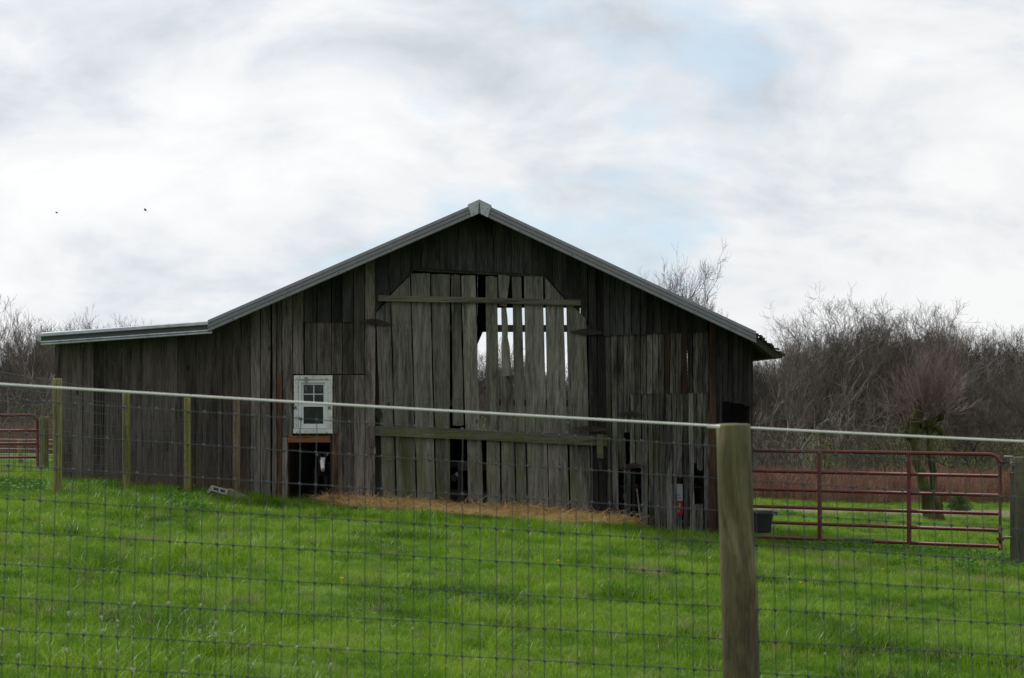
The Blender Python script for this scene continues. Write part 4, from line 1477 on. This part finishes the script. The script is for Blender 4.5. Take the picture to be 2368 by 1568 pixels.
def gen_tree(seed, H=12.0, trunk=.32, leaders=4, nch=(7, 6, 5, 4), spread=.55, gnarl=.28, rt=.21, up=.20, rmin=.0085, lean=0.0):
    r2 = random.Random(seed)
    big, small = [], []

    def turn(d, ang):
        ax = Vector((r2.gauss(0, 1), r2.gauss(0, 1), r2.gauss(0, 1)))
        ax = d.cross(ax)
        if ax.length < 1e-4: return d
        return (Matrix.Rotation(ang, 3, ax.normalized()) @ d).normalized()

    def grow(p, d, L, r, lvl):
        ns = (6, 5, 4, 3, 2, 2)[lvl]
        pts = [p]
        dirs = [d]
        for i in range(ns):
            d = (d + Vector((r2.gauss(0, gnarl), r2.gauss(0, gnarl), r2.gauss(0, gnarl * .6) + up * (1.3 if lvl > 1 else .7)))).normalized()
            q = p + d * (L / ns)
            ra = max(rmin * .9, r * (1 - .7 * i / ns)); rb = max(rmin * .75, r * (1 - .7 * (i + 1) / ns))
            (big if lvl <= 1 else small).append((*p, *q, ra, rb))
            p = q; pts.append(p); dirs.append(d)
        if lvl - 1 >= len(nch) - 0 or lvl >= len(nch):
            return
        n = nch[lvl]
        for c in range(n):
            t_ = r2.uniform(.25, 1.0) if c else 1.0
            f_ = t_ * ns; i = min(int(f_), ns - 1)
            q = pts[i].lerp(pts[i + 1], f_ - i)
            grow(q, turn(dirs[i + 1], r2.uniform(.35, spread + .25)), L * r2.uniform(.48, .72) * (1.1 - .3 * t_), max(rmin, r * (1 - .5 * t_) * r2.uniform(.55, .8)), lvl + 1)

    p = Vector((0, 0, 0)); d = Vector((lean, 0, 1)).normalized()
    ns = 5; pts = [p]
    for i in range(ns):
        d = (d + Vector((r2.gauss(0, .07), r2.gauss(0, .07), 0))).normalized()
        q = p + d * (H * trunk / ns)
        big.append((*p, *q, rt * (1.25 if i == 0 else 1) * (1 - .08 * i), rt * (1 - .08 * (i + 1))))
        p = q; pts.append(p)
    for k in range(leaders):
        q = pts[-1] if k < max(2, leaders - 2) else pts[r2.choice((2, 3, 4))]
        dd = turn(Vector((0, 0, 1)), r2.uniform(.12, spread))
        grow(q, dd, H * (1 - trunk) * r2.uniform(.62, .85), rt * r2.uniform(.42, .62), 0)
    big, small = np.array(big), np.array(small)
    top = np.percentile(small[:, 5], 98.5)
    for a in (big, small):
        a[:, :6] *= H / top
    return big, small


VAR = []
specs = [dict(trunk=.28, leaders=4, nch=(6, 5, 4, 3), spread=.5), dict(trunk=.2, leaders=5, nch=(5, 5, 5, 3), spread=.6, gnarl=.32), dict(trunk=.35, leaders=4, nch=(6, 5, 4, 3), spread=.42, gnarl=.3),
         dict(trunk=.25, leaders=5, nch=(6, 5, 4, 3), spread=.6, gnarl=.32), dict(trunk=.40, leaders=3, nch=(7, 5, 4, 3), spread=.45, gnarl=.3), dict(trunk=.15, leaders=6, nch=(5, 5, 5, 4), spread=.7, gnarl=.34), dict(trunk=.34, leaders=8, nch=(6, 6, 5, 4), spread=1.0, gnarl=.24, up=.12, rmin=.0075)]
for i, sp_ in enumerate(specs):
    b_, s_ = gen_tree(100 + i, **sp_)
    vb, qb = tubes_np(b_, 6); vs_, qs = tubes_np(s_, 3)
    mb_ = fast_mesh('trunk', vb, qb); mb_.materials.append(M_BARK)
    mc_ = fast_mesh('crown', vs_, qs); mc_.materials.append(M_TWIG)
    VAR.append((mb_, mc_))
_mats = {}


def variant_mesh(me, m):
    key = (me.name, m.name)
    if key not in _mats:
        c = me.copy(); c.materials.clear(); c.materials.append(m); _mats[key] = c
    return _mats[key]


def tree(px, Y, top, var, label, grp=None, mb=None, mc=None, rot=None, wide=1.0):
    x = X_(px, Y); z0 = float(gh(x, Y)) - .1
    h = Z_(top, Y) - z0
    if grp is None and mb is None: mb = M_LIMB
    if grp is None and mc is None: mc = M_TWL
    t = bpy.data.objects.new('bare_tree', None); COL.objects.link(t)
    t.location = (x, Y, z0); t.rotation_euler = (0, 0, rnd.uniform(0, 6.28) if rot is None else rot)
    s = h / 12.0
    t.scale = (s * wide, s * wide, s)
    tag(t, label, 'tree', grp)
    for nm, me, mm in (('trunk', VAR[var][0], mb), ('crown', VAR[var][1], mc)):
        if mm: me = variant_mesh(me, mm)
        o = bpy.data.objects.new(nm, me); COL.objects.link(o); o.parent = t
    return t


# prominent trees
tree(1596, 68, 618, 6, 'bare crown rising behind the right slope of the barn roof', rot=1.0, wide=.62, mb=M_DTREE, mc=M_DTREE)
tree(8, 88, 700, 0, 'tall bare tree at the left edge behind the red gate', wide=1.0)
tree(62, 96, 712, 2, 'slender bare tree between the left edge and the lean-to', wide=.9)
tree(100, 84, 742, 4, 'smaller bare tree just left of the lean-to roof end')
tree(190, 75, 726, 2, 'bare treetop above the left half of the lean-to roof', wide=.5)
tree(262, 82, 744, 3, 'low bare treetop above the middle of the lean-to roof', wide=.9)
tree(330, 90, 752, 2, 'faint bare treetop above the right half of the lean-to roof', wide=.8)
tree(1812, 92, 752, 0, 'bare tree beside the ragged roof eave, leftmost of the right-hand wood')
tree(1888, 98, 748, 6, 'bare tree right of the first, rising above the near post')
tree(1945, 90, 716, 3, 'tall twisted bare tree left of the wood summit')
tree(2003, 96, 704, 6, 'tallest bare tree of the right-hand wood')
tree(2068, 94, 716, 5, 'broad bare tree behind the old pollard, second tallest of the wood')
tree(2130, 99, 742, 6, 'bare tree behind the right side of the pollard shoots')
tree(2188, 96, 775, 2, 'lower bare tree where the wood drops to the right')
tree(2262, 104, 822, 5, 'dark low bare tree in the dip of the wood', mb=M_DTREE, mc=M_DTREE)
tree(2322, 100, 812, 1, 'bare tree near the right edge of the picture')
tree(2372, 97, 806, 3, 'bare tree cut by the right edge of the picture')
tree(2248, 78, 905, 5, 'small dark gnarled tree behind the gate post', mb=M_DTREE, mc=M_DTREE, wide=1.2)
tree(1862, 84, 900, 4, 'pale limbed small tree low behind the gate', mb=M_PALE)
tree(45, 80, 850, 1, 'white barked sycamore low behind the left red gate', mb=M_PALE, mc=M_TWIG)
for i, (px, top) in enumerate(((1110, 850), (1180, 800), (1250, 850), (1330, 800))):
    tree(px, 85 + 4 * i, top, i, 'bare tree glimpsed through the gaps of the barn doors', 'trees seen through the doors')
r3 = random.Random(5)
for i in range(96):
    px = -260 + 2900 * (i + r3.random()) / 96
    if 480 < px < 1500 and i % 2: continue
    Y = r3.uniform(104, 150)
    top = (r3.uniform(822, 880) if px > 1700 else r3.uniform(810, 870)) if px > 1500 or px < 130 else r3.uniform(880, 930)
    tree(px, Y, top, r3.randrange(6), 'grey brown bare tree in the dense wood behind', 'bare trees of the wood', mc=M_DTREE if i % 4 else None, mb=M_PALE if i % 6 == 0 else None)


# scatter: points with per point variant, rotation and scale, instanced with geometry nodes
def scatter(name, pts, rots, scales, var, meshes, label, kind='stuff'):
    col = bpy.data.collections.new(name + ' pieces')
    for i, me in enumerate(meshes):
        o = bpy.data.objects.new('%02d_%s_piece' % (i, name), me)
        col.objects.link(o)
    me = bpy.data.meshes.new(name)
    n = len(pts)
    me.vertices.add(n); me.vertices.foreach_set('co', np.asarray(pts, np.float32).ravel())
    a = me.attributes.new('rot', 'FLOAT_VECTOR', 'POINT'); a.data.foreach_set('vector', np.asarray(rots, np.float32).ravel())
    a = me.attributes.new('scl', 'FLOAT_VECTOR', 'POINT'); a.data.foreach_set('vector', np.asarray(scales, np.float32).ravel())
    a = me.attributes.new('vi', 'INT', 'POINT'); a.data.foreach_set('value', np.asarray(var, np.int32))
    o = bpy.data.objects.new(name, me); COL.objects.link(o)
    ng = bpy.data.node_groups.new(name, 'GeometryNodeTree')
    ng.interface.new_socket('Geometry', in_out='INPUT', socket_type='NodeSocketGeometry')
    ng.interface.new_socket('Geometry', in_out='OUTPUT', socket_type='NodeSocketGeometry')
    N = ng.nodes
    gi = N.new('NodeGroupInput'); gout = N.new('NodeGroupOutput')
    ip = N.new('GeometryNodeInstanceOnPoints')
    ci = N.new('GeometryNodeCollectionInfo'); ci.inputs['Collection'].default_value = col
    ci.inputs['Separate Children'].default_value = True; ci.inputs['Reset Children'].default_value = True
    ip.inputs['Pick Instance'].default_value = True

    def attr(nm, dt):
        x = N.new('GeometryNodeInputNamedAttribute'); x.data_type = dt; x.inputs[0].default_value = nm
        return [s for s in x.outputs if s.enabled][0]
    L = ng.links.new
    L(gi.outputs[0], ip.inputs['Points']); L(ci.outputs[0], ip.inputs['Instance'])
    L(attr('vi', 'INT'), ip.inputs['Instance Index'])
    L(attr('rot', 'FLOAT_VECTOR'), ip.inputs['Rotation'])
    L(attr('scl', 'FLOAT_VECTOR'), ip.inputs['Scale'])
    L(ip.outputs[0], gout.inputs[0])
    md = o.modifiers.new('scatter', 'NODES'); md.node_group = ng
    return tag(o, label, None, None, kind)


# far wood
rng = np.random.default_rng(3)
n = 520
fx = rng.uniform(-110, 110, n); fy = rng.uniform(150, 235, n)
tm = []
for b_, c_ in VAR[:6]:
    me = bpy.data.meshes.new('far_tree')
    vb = np.empty(len(b_.vertices) * 3); b_.vertices.foreach_get('co', vb)
    vc = np.empty(len(c_.vertices) * 3); c_.vertices.foreach_get('co', vc)
    qb = np.empty(len(b_.loops), int); b_.loops.foreach_get('vertex_index', qb)
    qc = np.empty(len(c_.loops), int); c_.loops.foreach_get('vertex_index', qc)
    me = fast_mesh('far_tree', np.concatenate([vb.reshape(-1, 3), vc.reshape(-1, 3)]), np.concatenate([qb.reshape(-1, 4), qc.reshape(-1, 4) + len(b_.vertices)]))
    me.materials.append(M_DTREE)
    tm.append(me)
s = rng.uniform(.62, .95, n) * (1 + .12 * np.sin(fx * .13 + 2))
s = np.where(np.abs(fx / fy + .01) < .055, s * .72, s)
scatter('far_wood', np.stack([fx, fy, gh(fx, fy) - .1], 1), np.stack([0 * s, 0 * s, rng.uniform(0, 6.28, n)], 1), np.stack([s, s, s], 1), rng.integers(0, 6, n), tm, 'far dense bare wood that reads as one brown grey mass')

# old pollard tree
YP = 45.0
pc = thing('pollard_tree', (X_(2160, YP), YP, float(gh(X_(2160, YP), YP))), 'old mossy pollard with leaning twin trunk and purple shoots behind the red gate', 'tree')
tb = MB()
r4 = random.Random(12)


def limb(pts, rads, sides=10):
    out = []; rr_ = []
    for i in range(len(pts) - 1):
        for k in range(3):
            u = k / 3
            p = Vector(pts[i]).lerp(Vector(pts[i + 1]), u)
            out.append(p + Vector((r4.gauss(0, .018), r4.gauss(0, .018), 0)))
            rr_.append((rads[i] * (1 - u) + rads[i + 1] * u) * r4.uniform(.86, 1.18))
    out.append(Vector(pts[-1])); rr_.append(rads[-1])
    tb.tube(out, rr_, sides)


def PP(px, py, dy=0): return P(px, py, YP) + Vector((0, dy, 0))
limb([PP(2158, 1212), PP(2144, 1160), PP(2126, 1090), PP(2114, 1030), PP(2108, 1000), PP(2118, 960), PP(2122, 925)], [.24, .14, .125, .12, .16, .13, .07])
limb([PP(2172, 1210, .1), PP(2165, 1150, .1), PP(2158, 1090, .12), PP(2150, 1030, .15), PP(2152, 985, .15), PP(2160, 950, .15)], [.20, .10, .09, .085, .12, .06])
limb([PP(2122, 985), PP(2150, 978, .1), PP(2175, 965, .1), PP(2182, 945)], [.10, .11, .09, .05])
limb([PP(2108, 1010), PP(2098, 1000), PP(2096, 985)], [.13, .11, .05])
limb([PP(2165, 985), PP(2176, 1000), PP(2186, 1010)], [.10, .08, .04])
for _ in range(10):
    a = PP(r4.uniform(2104, 2170), r4.uniform(955, 1020), r4.uniform(-.1, .15))
    tb.tube([a, a + Vector((r4.uniform(-.05, .05), -.05, .05)), a + Vector((r4.uniform(-.12, .12), -.08, .1))], [.09, .08, .03], 7)
add('trunk', tb, M_MOSSY, pc, smooth=True)
segs = []
heads = [(2126, 940), (2160, 952), (2180, 950), (2104, 985), (2150, 965), (2140, 948)]
for i in range(230):
    hx, hy = r4.choice(heads)
    p = PP(hx + r4.uniform(-8, 8), hy + r4.uniform(-6, 12), r4.uniform(-.1, .2))
    a = r4.gauss(0, .75); b = r4.gauss(0, .6)
    d = Vector((math.sin(a) * 1.0, math.sin(b) * .8, math.cos(a) * .9 + .1)).normalized()
    L = r4.uniform(.8, 1.6) * (1.15 if abs(a) < .5 else .9)
    r_ = r4.uniform(.006, .010)
    q = p; dd = d
    for k in range(5):
        dd = (dd + Vector((r4.gauss(0, .08), r4.gauss(0, .08), .10))).normalized()
        q2 = q + dd * L / 5
        segs.append((*q, *q2, r_ * (1 - .15 * k), r_ * (.85 - .15 * k)))
        if k in (1, 2, 3):
            for _ in range(2):
                d2 = (dd + Vector((r4.gauss(0, .45), r4.gauss(0, .45), .2))).normalized()
                q3 = q2 + d2 * L * r4.uniform(.12, .3)
                segs.append((*q2, *q3, .0055, .003))
        q = q2
vv_, qq_ = tubes_np(segs, 3)
vv_ -= np.array(WL[pc.name])
me = fast_mesh('crown', vv_, qq_); me.materials.append(M_SHOOT)
o = bpy.data.objects.new('crown', me); COL.objects.link(o); o.parent = pc

# evergreen bush
YE2 = 50.5
bx = X_(2215, YE2); bz = float(gh(bx, YE2))
eb = thing('evergreen_bush', (bx, YE2, bz), 'small round dark evergreen bush right of the pollard in front of the russet brush', 'bush')
lv = []; lq = []
for i in range(5200):
    a = r4.uniform(0, 6.28); u = r4.random() ** .45; h_ = r4.random()
    rad_ = .34 * math.sqrt(max(0, 1 - (h_ * 1.02 - .30) ** 2 / .55)) * u * (1 + .25 * math.sin(a * 3 + h_ * 5))
    p = Vector((rad_ * math.cos(a), rad_ * math.sin(a), .04 + h_ * .42 + .05 * math.sin(a * 2)))
    d = Vector((r4.gauss(0, 1), r4.gauss(0, 1), r4.gauss(.5, .7))).normalized() * r4.uniform(.02, .045)
    s_ = d.cross(Vector((r4.gauss(0, 1), r4.gauss(0, 1), 1))).normalized() * .006
    b_ = len(lv)
    lv += [p - s_, p + s_, p + d + s_ * .3, p + d - s_ * .3]; lq.append((b_, b_ + 1, b_ + 2, b_ + 3))
me = fast_mesh('foliage', np.array([tuple(v) for v in lv]), np.array(lq)); me.materials.append(M_EVERG)
o = bpy.data.objects.new('foliage', me); COL.objects.link(o); o.parent = eb
sm = MB()
for k in range(5):
    a = k * 1.256
    sm.tube([(bx, YE2, bz - .05), (bx + .1 * math.cos(a), YE2 + .1 * math.sin(a), bz + .2), (bx + .2 * math.cos(a), YE2 + .2 * math.sin(a), bz + .36)], [.012, .009, .004], 5)
add('stem', sm, M_BARK, eb)

# ------------------------------------------------------------------ brush, undergrowth
def stem_clump(seed, n, H, spread, r_, branch=0, m=None):
    r2 = random.Random(seed); sg = []
    for _ in range(n):
        x, y = r2.gauss(0, spread), r2.gauss(0, spread)
        p = Vector((x, y, -.03)); d = Vector((r2.gauss(0, .16), r2.gauss(0, .16), 1)).normalized(); h_ = H * r2.uniform(.5, 1.05)
        for k in range(3):
            d = (d + Vector((r2.gauss(0, .1), r2.gauss(0, .1), 0))).normalized()
            q = p + d * h_ / 3
            sg.append((*p, *q, r_, r_ * .7))
            for _b in range(branch):
                e = (d + Vector((r2.gauss(0, .6), r2.gauss(0, .6), .2))).normalized() * h_ * r2.uniform(.12, .28)
                sg.append((*q, *(q + e), r_ * .7, r_ * .3))
            p = q
    v_, q_ = tubes_np(sg, 3)
    me = fast_mesh('stems', v_, q_); me.materials.append(m)
    return me


n = 7000
bx_ = rng.uniform(-34, 34, n); by_ = rng.uniform(58.5, 74, n) + 1.2 * np.sin(bx_ * .9)
hs = rng.uniform(.45, 1.0, n) * (1 + .22 * np.sin(bx_ * 1.7 + by_))
scatter('russet_brush', np.stack([bx_, by_, gh(bx_, by_)], 1), np.stack([0 * hs, 0 * hs, rng.uniform(0, 6.28, n)], 1), np.stack([hs, hs, hs * .95], 1), rng.integers(0, 4, n),
        [stem_clump(i, 22, 1.0, .24, .0065, 2, M_BRUSH) for i in range(4)], 'band of russet dry stems at the far side of the field')


def leaf_clump(seed, n, H, spread, size, m):
    r2 = random.Random(seed); v_ = []; q_ = []
    for _ in range(n):
        p = Vector((r2.gauss(0, spread), r2.gauss(0, spread), r2.uniform(.1, 1) * H))
        d = Vector((r2.gauss(0, 1), r2.gauss(0, 1), r2.gauss(0, .6))).normalized() * size * r2.uniform(.6, 1.2)
        s_ = d.cross(Vector((r2.gauss(0, 1), r2.gauss(0, 1), 1))).normalized() * size * .35
        b_ = len(v_)
        v_ += [p, p + d * .5 + s_, p + d, p + d * .5 - s_]; q_.append((b_, b_ + 1, b_ + 2, b_ + 3))
    me = fast_mesh('leaves', np.array([tuple(v) for v in v_]), np.array(q_)); me.materials.append(m)
    return me


n = 1500
bx_ = rng.uniform(-60, 60, n); by_ = rng.uniform(76, 108, n)
keep = np.sin(bx_ * .35 + 1) + np.sin(bx_ * .9) * .5 > -.6
bx_, by_ = bx_[keep], by_[keep]; n = len(bx_)
hs = rng.uniform(.8, 2.0, n)
scatter('undergrowth', np.stack([bx_, by_, gh(bx_, by_)], 1), np.stack([0 * hs, 0 * hs, rng.uniform(0, 6.28, n)], 1), np.stack([hs, hs, hs], 1), rng.integers(0, 3, n),
        [leaf_clump(i, 420, 1.5, .6, .028, M_BUDS) for i in range(3)], 'thin yellow green undergrowth in front of the wood')
n = 1300
bx_ = rng.uniform(-75, 75, n); by_ = rng.uniform(76, 120, n)
hs = rng.uniform(1.6, 3.6, n)
scatter('saplings', np.stack([bx_, by_, gh(bx_, by_)], 1), np.stack([0 * hs, 0 * hs, rng.uniform(0, 6.28, n)], 1), np.stack([hs, hs, hs], 1), rng.integers(0, 3, n),
        [stem_clump(60 + i, 6, 1.15, .22, .006, 4, M_TWIG) for i in range(3)], 'tangle of thin bare saplings at the edge of the wood')

# ------------------------------------------------------------------ straw along the barn
rs = random.Random(77)


def straw_depth(px):
    return float(np.interp(px, [745, 800, 950, 1100, 1250, 1400, 1455], [.12, .5, 1.35, 1.75, 1.7, 1.2, .15]))


gridx = np.linspace(X_(748, YW), X_(1455, YW), 90)
rows = []
for j in range(15):
    v = j / 14
    row = []
    for x in gridx:
        pxx = x * F / YW + 1183.5
        y = YW - .02 - v * straw_depth(pxx) * (1 + .05 * math.sin(x * 4))
        hgt = (.07 * (1 - v) ** 1.6 * (.6 + .4 * math.sin(x * 2.1 + 1) ** 2) + .015 + .02 * math.sin(x * 9 + v * 7)) if v < 1 else -.04
        row.append((x, y, float(gh(x, y)) + hgt))
    rows.append(row)
add('straw_mat', MB().quadgrid(rows), M_STRAW, None, smooth=True, label='bed of trampled straw along the foot of the barn doors', kind='stuff')
sv = []; sq = []
for i in range(15000):
    pxx = rs.uniform(745, 1465)
    v = rs.random() ** 1.5 * 1.12
    x = X_(pxx, YW); y = YW - .06 - v * straw_depth(pxx)
    hg = .07 * (1 - min(v, 1)) ** 1.6 * (.6 + .4 * math.sin(x * 2.1 + 1) ** 2)
    z = float(gh(x, y)) + hg + rs.uniform(0, .05)
    a = rs.gauss(0, .9); el = abs(rs.gauss(0, .16)) + (.5 if rs.random() < .04 else 0)
    L = rs.uniform(.08, .30)
    d = Vector((math.cos(a) * math.cos(el) * rs.choice((-1, 1)), math.sin(a) * math.cos(el), math.sin(el)))
    s_ = d.cross(Vector((rs.gauss(0, .4), rs.gauss(0, .4), 1))).normalized() * rs.uniform(.0015, .003)
    p = Vector((x, min(y, YW - .07 - L * .3), z)); k_ = Vector((rs.gauss(0, .02), rs.gauss(0, .02), rs.gauss(0, .02)))
    b_ = len(sv)
    sv += [p - s_, p + s_, p + d * L * .5 + k_ + s_, p + d * L * .5 + k_ - s_, p + d * L + Vector((0, 0, -.02)) + s_ * .5, p + d * L + Vector((0, 0, -.02)) - s_ * .5]
    sq += [(b_, b_ + 1, b_ + 2, b_ + 3), (b_ + 3, b_ + 2, b_ + 4, b_ + 5)]
ms = leafy('straw stalks', [(.3, (.34, .20, .07)), (.5, (.66, .46, .20)), (.7, (.85, .68, .38))], .2, 3, fine=60)
me = fast_mesh('straw', np.array([tuple(v) for v in sv]), np.array(sq)); me.materials.append(ms)
o = bpy.data.objects.new('straw', me); COL.objects.link(o)
tag(o, 'loose golden straw stalks heaped along the barn foot', None, None, 'stuff')

# ------------------------------------------------------------------ grass
def grass_clump(seed, n, spread, hmin, hmax, wd, m, lean=.45, nseg=3):
    r2 = random.Random(seed); v_ = []; q_ = []
    for _ in range(n):
        a0_ = r2.uniform(0, 6.28); rr_ = spread * math.sqrt(r2.random())
        p = Vector((rr_ * math.cos(a0_), rr_ * math.sin(a0_), -.01))
        h_ = r2.uniform(hmin, hmax); a = r2.uniform(0, 6.28)
        ln = abs(r2.gauss(0, lean)) + .1
        out_ = Vector((math.cos(a), math.sin(a), 0))
        fa = r2.uniform(0, 6.28)
        side = Vector((math.cos(fa), math.sin(fa), 0)) * wd * .5 * r2.uniform(.7, 1.2)
        b_ = len(v_)
        for k in range(nseg + 1):
            u = k / nseg
            q = p + Vector((0, 0, 1)) * h_ * (u - .22 * ln * u * u) + out_ * h_ * ln * u * u
            wv = (1 - u * .9)
            v_ += [q - side * wv, q + side * wv]
        for k in range(nseg):
            c = b_ + 2 * k
            q_.append((c, c + 1, c + 3, c + 2))
    me = fast_mesh('blades', np.array([tuple(v) for v in v_]), np.array(q_)); me.materials.append(m)
    return me


GM = [grass_clump(200 + i, 40, .08, .022, .062, .0040, M_GRASS, .7) for i in range(5)]
GM += [grass_clump(220 + i, 26, .06, .055, .12, .005, M_GRASS, .7, 4) for i in range(3)]     # 5-7 taller
GM += [grass_clump(230, 22, .06, .05, .11, .0045, M_DRYG, .7)]                                # 8 dry


def inside(x, y):
    b = (x > XL - .02) & (x < XR + .02) & (y > YW - .02) & (y < YB)
    pxx = x * F / YW + 1183.5
    sd_ = np.interp(pxx, [745, 800, 950, 1100, 1250, 1400, 1455], [.12, .5, 1.35, 1.75, 1.7, 1.2, .15])
    st = (pxx > 745) & (pxx < 1455) & (y > YW - sd_ * .93) & (y < YW)
    return b | st


def noise2(x, y, s):
    return np.array([mn.noise(Vector((a * s, b * s, 4.2))) for a, b in zip(x, y)])


def field(y0, y1, dens, sc, half=.345, tall=.12, dry=.05, xlo=None, xhi=None):
    am = (y1 - y0) * half * (y0 + y1)
    n_ = int(am * dens)
    y = np.sqrt(rng.uniform(y0 * y0, y1 * y1, n_))
    x = rng.uniform(-1, 1, n_) * (half * y)
    k = ~inside(x, y)
    if xlo is not None:
        k &= (x > xlo) | (x < xhi)
    mud_ = (np.abs(y - 50.6) < 2.3) & (x > 5)
    k &= ~(mud_ & (rng.random(n_) < .95))
    x, y = x[k], y[k]
    n_ = len(x)
    a = noise2(x, y, .8); b = noise2(x + 50, y, 1.4); c = noise2(x + 90, y - 30, .9)
    s_ = sc * (1 + .35 * a + .25 * b) * rng.uniform(.75, 1.25, n_)
    near_wall = (y > YW - .45) & (y < YW + .1) & (x > XL - .3) & (x < X_(640, YW))
    s_ = np.where(near_wall, s_ * 1.1, s_)
    s_ = np.clip(s_, .45, 2.6 * sc)
    vi = rng.integers(0, 5, n_)
    vi = np.where(((a + b * .8) > .36) | near_wall | (rng.random(n_) < tall * .3), rng.integers(5, 8, n_), vi)
    vi = np.where((c > .52) & (rng.random(n_) < .55) | (rng.random(n_) < dry * .4), 8, vi)
    # goats keep the part right in front of the straw short
    tl = rng.normal(0, .12, (n_, 2))
    return np.stack([x, y, gh(x, y)], 1), np.stack([tl[:, 0], tl[:, 1], rng.uniform(0, 6.28, n_)], 1), np.stack([s_, s_, s_ * rng.uniform(.85, 1.2, n_)], 1), vi


parts_ = [field(7.4, 12, 270, .95), field(12, 18, 200, 1.0), field(18, 28, 130, 1.1), field(28, 60, 34, 1.25, half=.40)]
cat_ = [np.concatenate([p[i] for p in parts_]) for i in range(4)]
scatter('grass', cat_[0], cat_[1], cat_[2], cat_[3], GM, 'short green pasture grass with darker tufts and dry spots')

# broad leaved weeds at the foot of the lean-to and by the gate
WM = [leaf_clump(300 + i, 40, .09, .07, .035, M_WEED) for i in range(3)]
wp = []
for px0, px1, Y0, Y1, k in ((0, 100, 21, 26, 60), (150, 560, 24.2, 25.2, 90), (1880, 2330, 22.8, 25.2, 170), (380, 470, 20, 23, 25), (2060, 2360, 20, 22.5, 30), (2300, 2420, 23, 24.6, 60)):
    for _ in range(k):
        Y = rs.uniform(Y0, Y1); wp.append((X_(rs.uniform(px0, px1), Y), Y))
wp = np.array(wp)
s = rng.uniform(.6, 1.3, len(wp))
scatter('weeds', np.stack([wp[:, 0], wp[:, 1], gh(wp[:, 0], wp[:, 1])], 1), np.stack([0 * s, 0 * s, rng.uniform(0, 6.28, len(wp))], 1), np.stack([s, s, s], 1), rng.integers(0, 3, len(wp)), WM, 'patches of broad leaved weeds by the lean-to and the gate')

# dandelions
dm = MB(); dm.tube([(0, 0, 0), (0, 0, .09)], .0015, 4)
for k in range(14):
    a = k * 2.4; r_ = .002 + .0012 * k
    dm.tube([(0, 0, .09), (math.cos(a) * r_, math.sin(a) * r_, .098)], [.003, .0045], 4)
dme = dm.mesh('dandelion'); dme.materials.append(M_YEL)
for i, (px, Y) in enumerate(((1850, 14.5), (1920, 21), (1640, 17), (2040, 19), (790, 12.5), (1290, 15))):
    x = X_(px, Y)
    o = bpy.data.objects.new('dandelion', dme); COL.objects.link(o); o.location = (x, Y, float(gh(x, Y)) - .02); o.scale = (.7, .7, .9)
    tag(o, 'small yellow dandelion flower open in the pasture grass', 'flower', 'dandelions in the grass')

# ------------------------------------------------------------------ birds
for px, py, lab, rz in ((336, 487, 'dark bird gliding high on the left, the right and larger of two', .4), (131, 493, 'small dark bird high at the left, nearer the picture edge', -.3)):
    p = P(px, py, 150)
    t = thing('flying_bird', p, lab, 'bird')
    s = .6 if px > 200 else .45
    mb = MB().tube([p + Vector((-.22, 0, .03)) * s, p + Vector((-.1, 0, .05)) * s, p + Vector((.08, 0, .0)) * s, p + Vector((.24, 0, -.1)) * s], [.02 * s, .07 * s, .06 * s, .015 * s], 8)
    add('body', mb, M_BIRD, t, smooth=True)
    for sd_ in (-1, 1):
        mb = MB()
        r0_ = [p + Vector((-.1, 0, .05)) * s, p + Vector((.1, 0, 0)) * s]
        r1_ = [p + Vector((-.14, sd_ * .25, .22)) * s, p + Vector((.08, sd_ * .25, .16)) * s]
        r2_ = [p + Vector((-.02, sd_ * .5, .26)) * s, p + Vector((.10, sd_ * .52, .22)) * s]
        mb.quadgrid([r0_, r1_, r2_]); mb.quadgrid([[q + Vector((0, 0, -.015)) for q in r_][::-1] for r_ in (r0_, r1_, r2_)])
        add('wing', mb, M_BIRD, t)
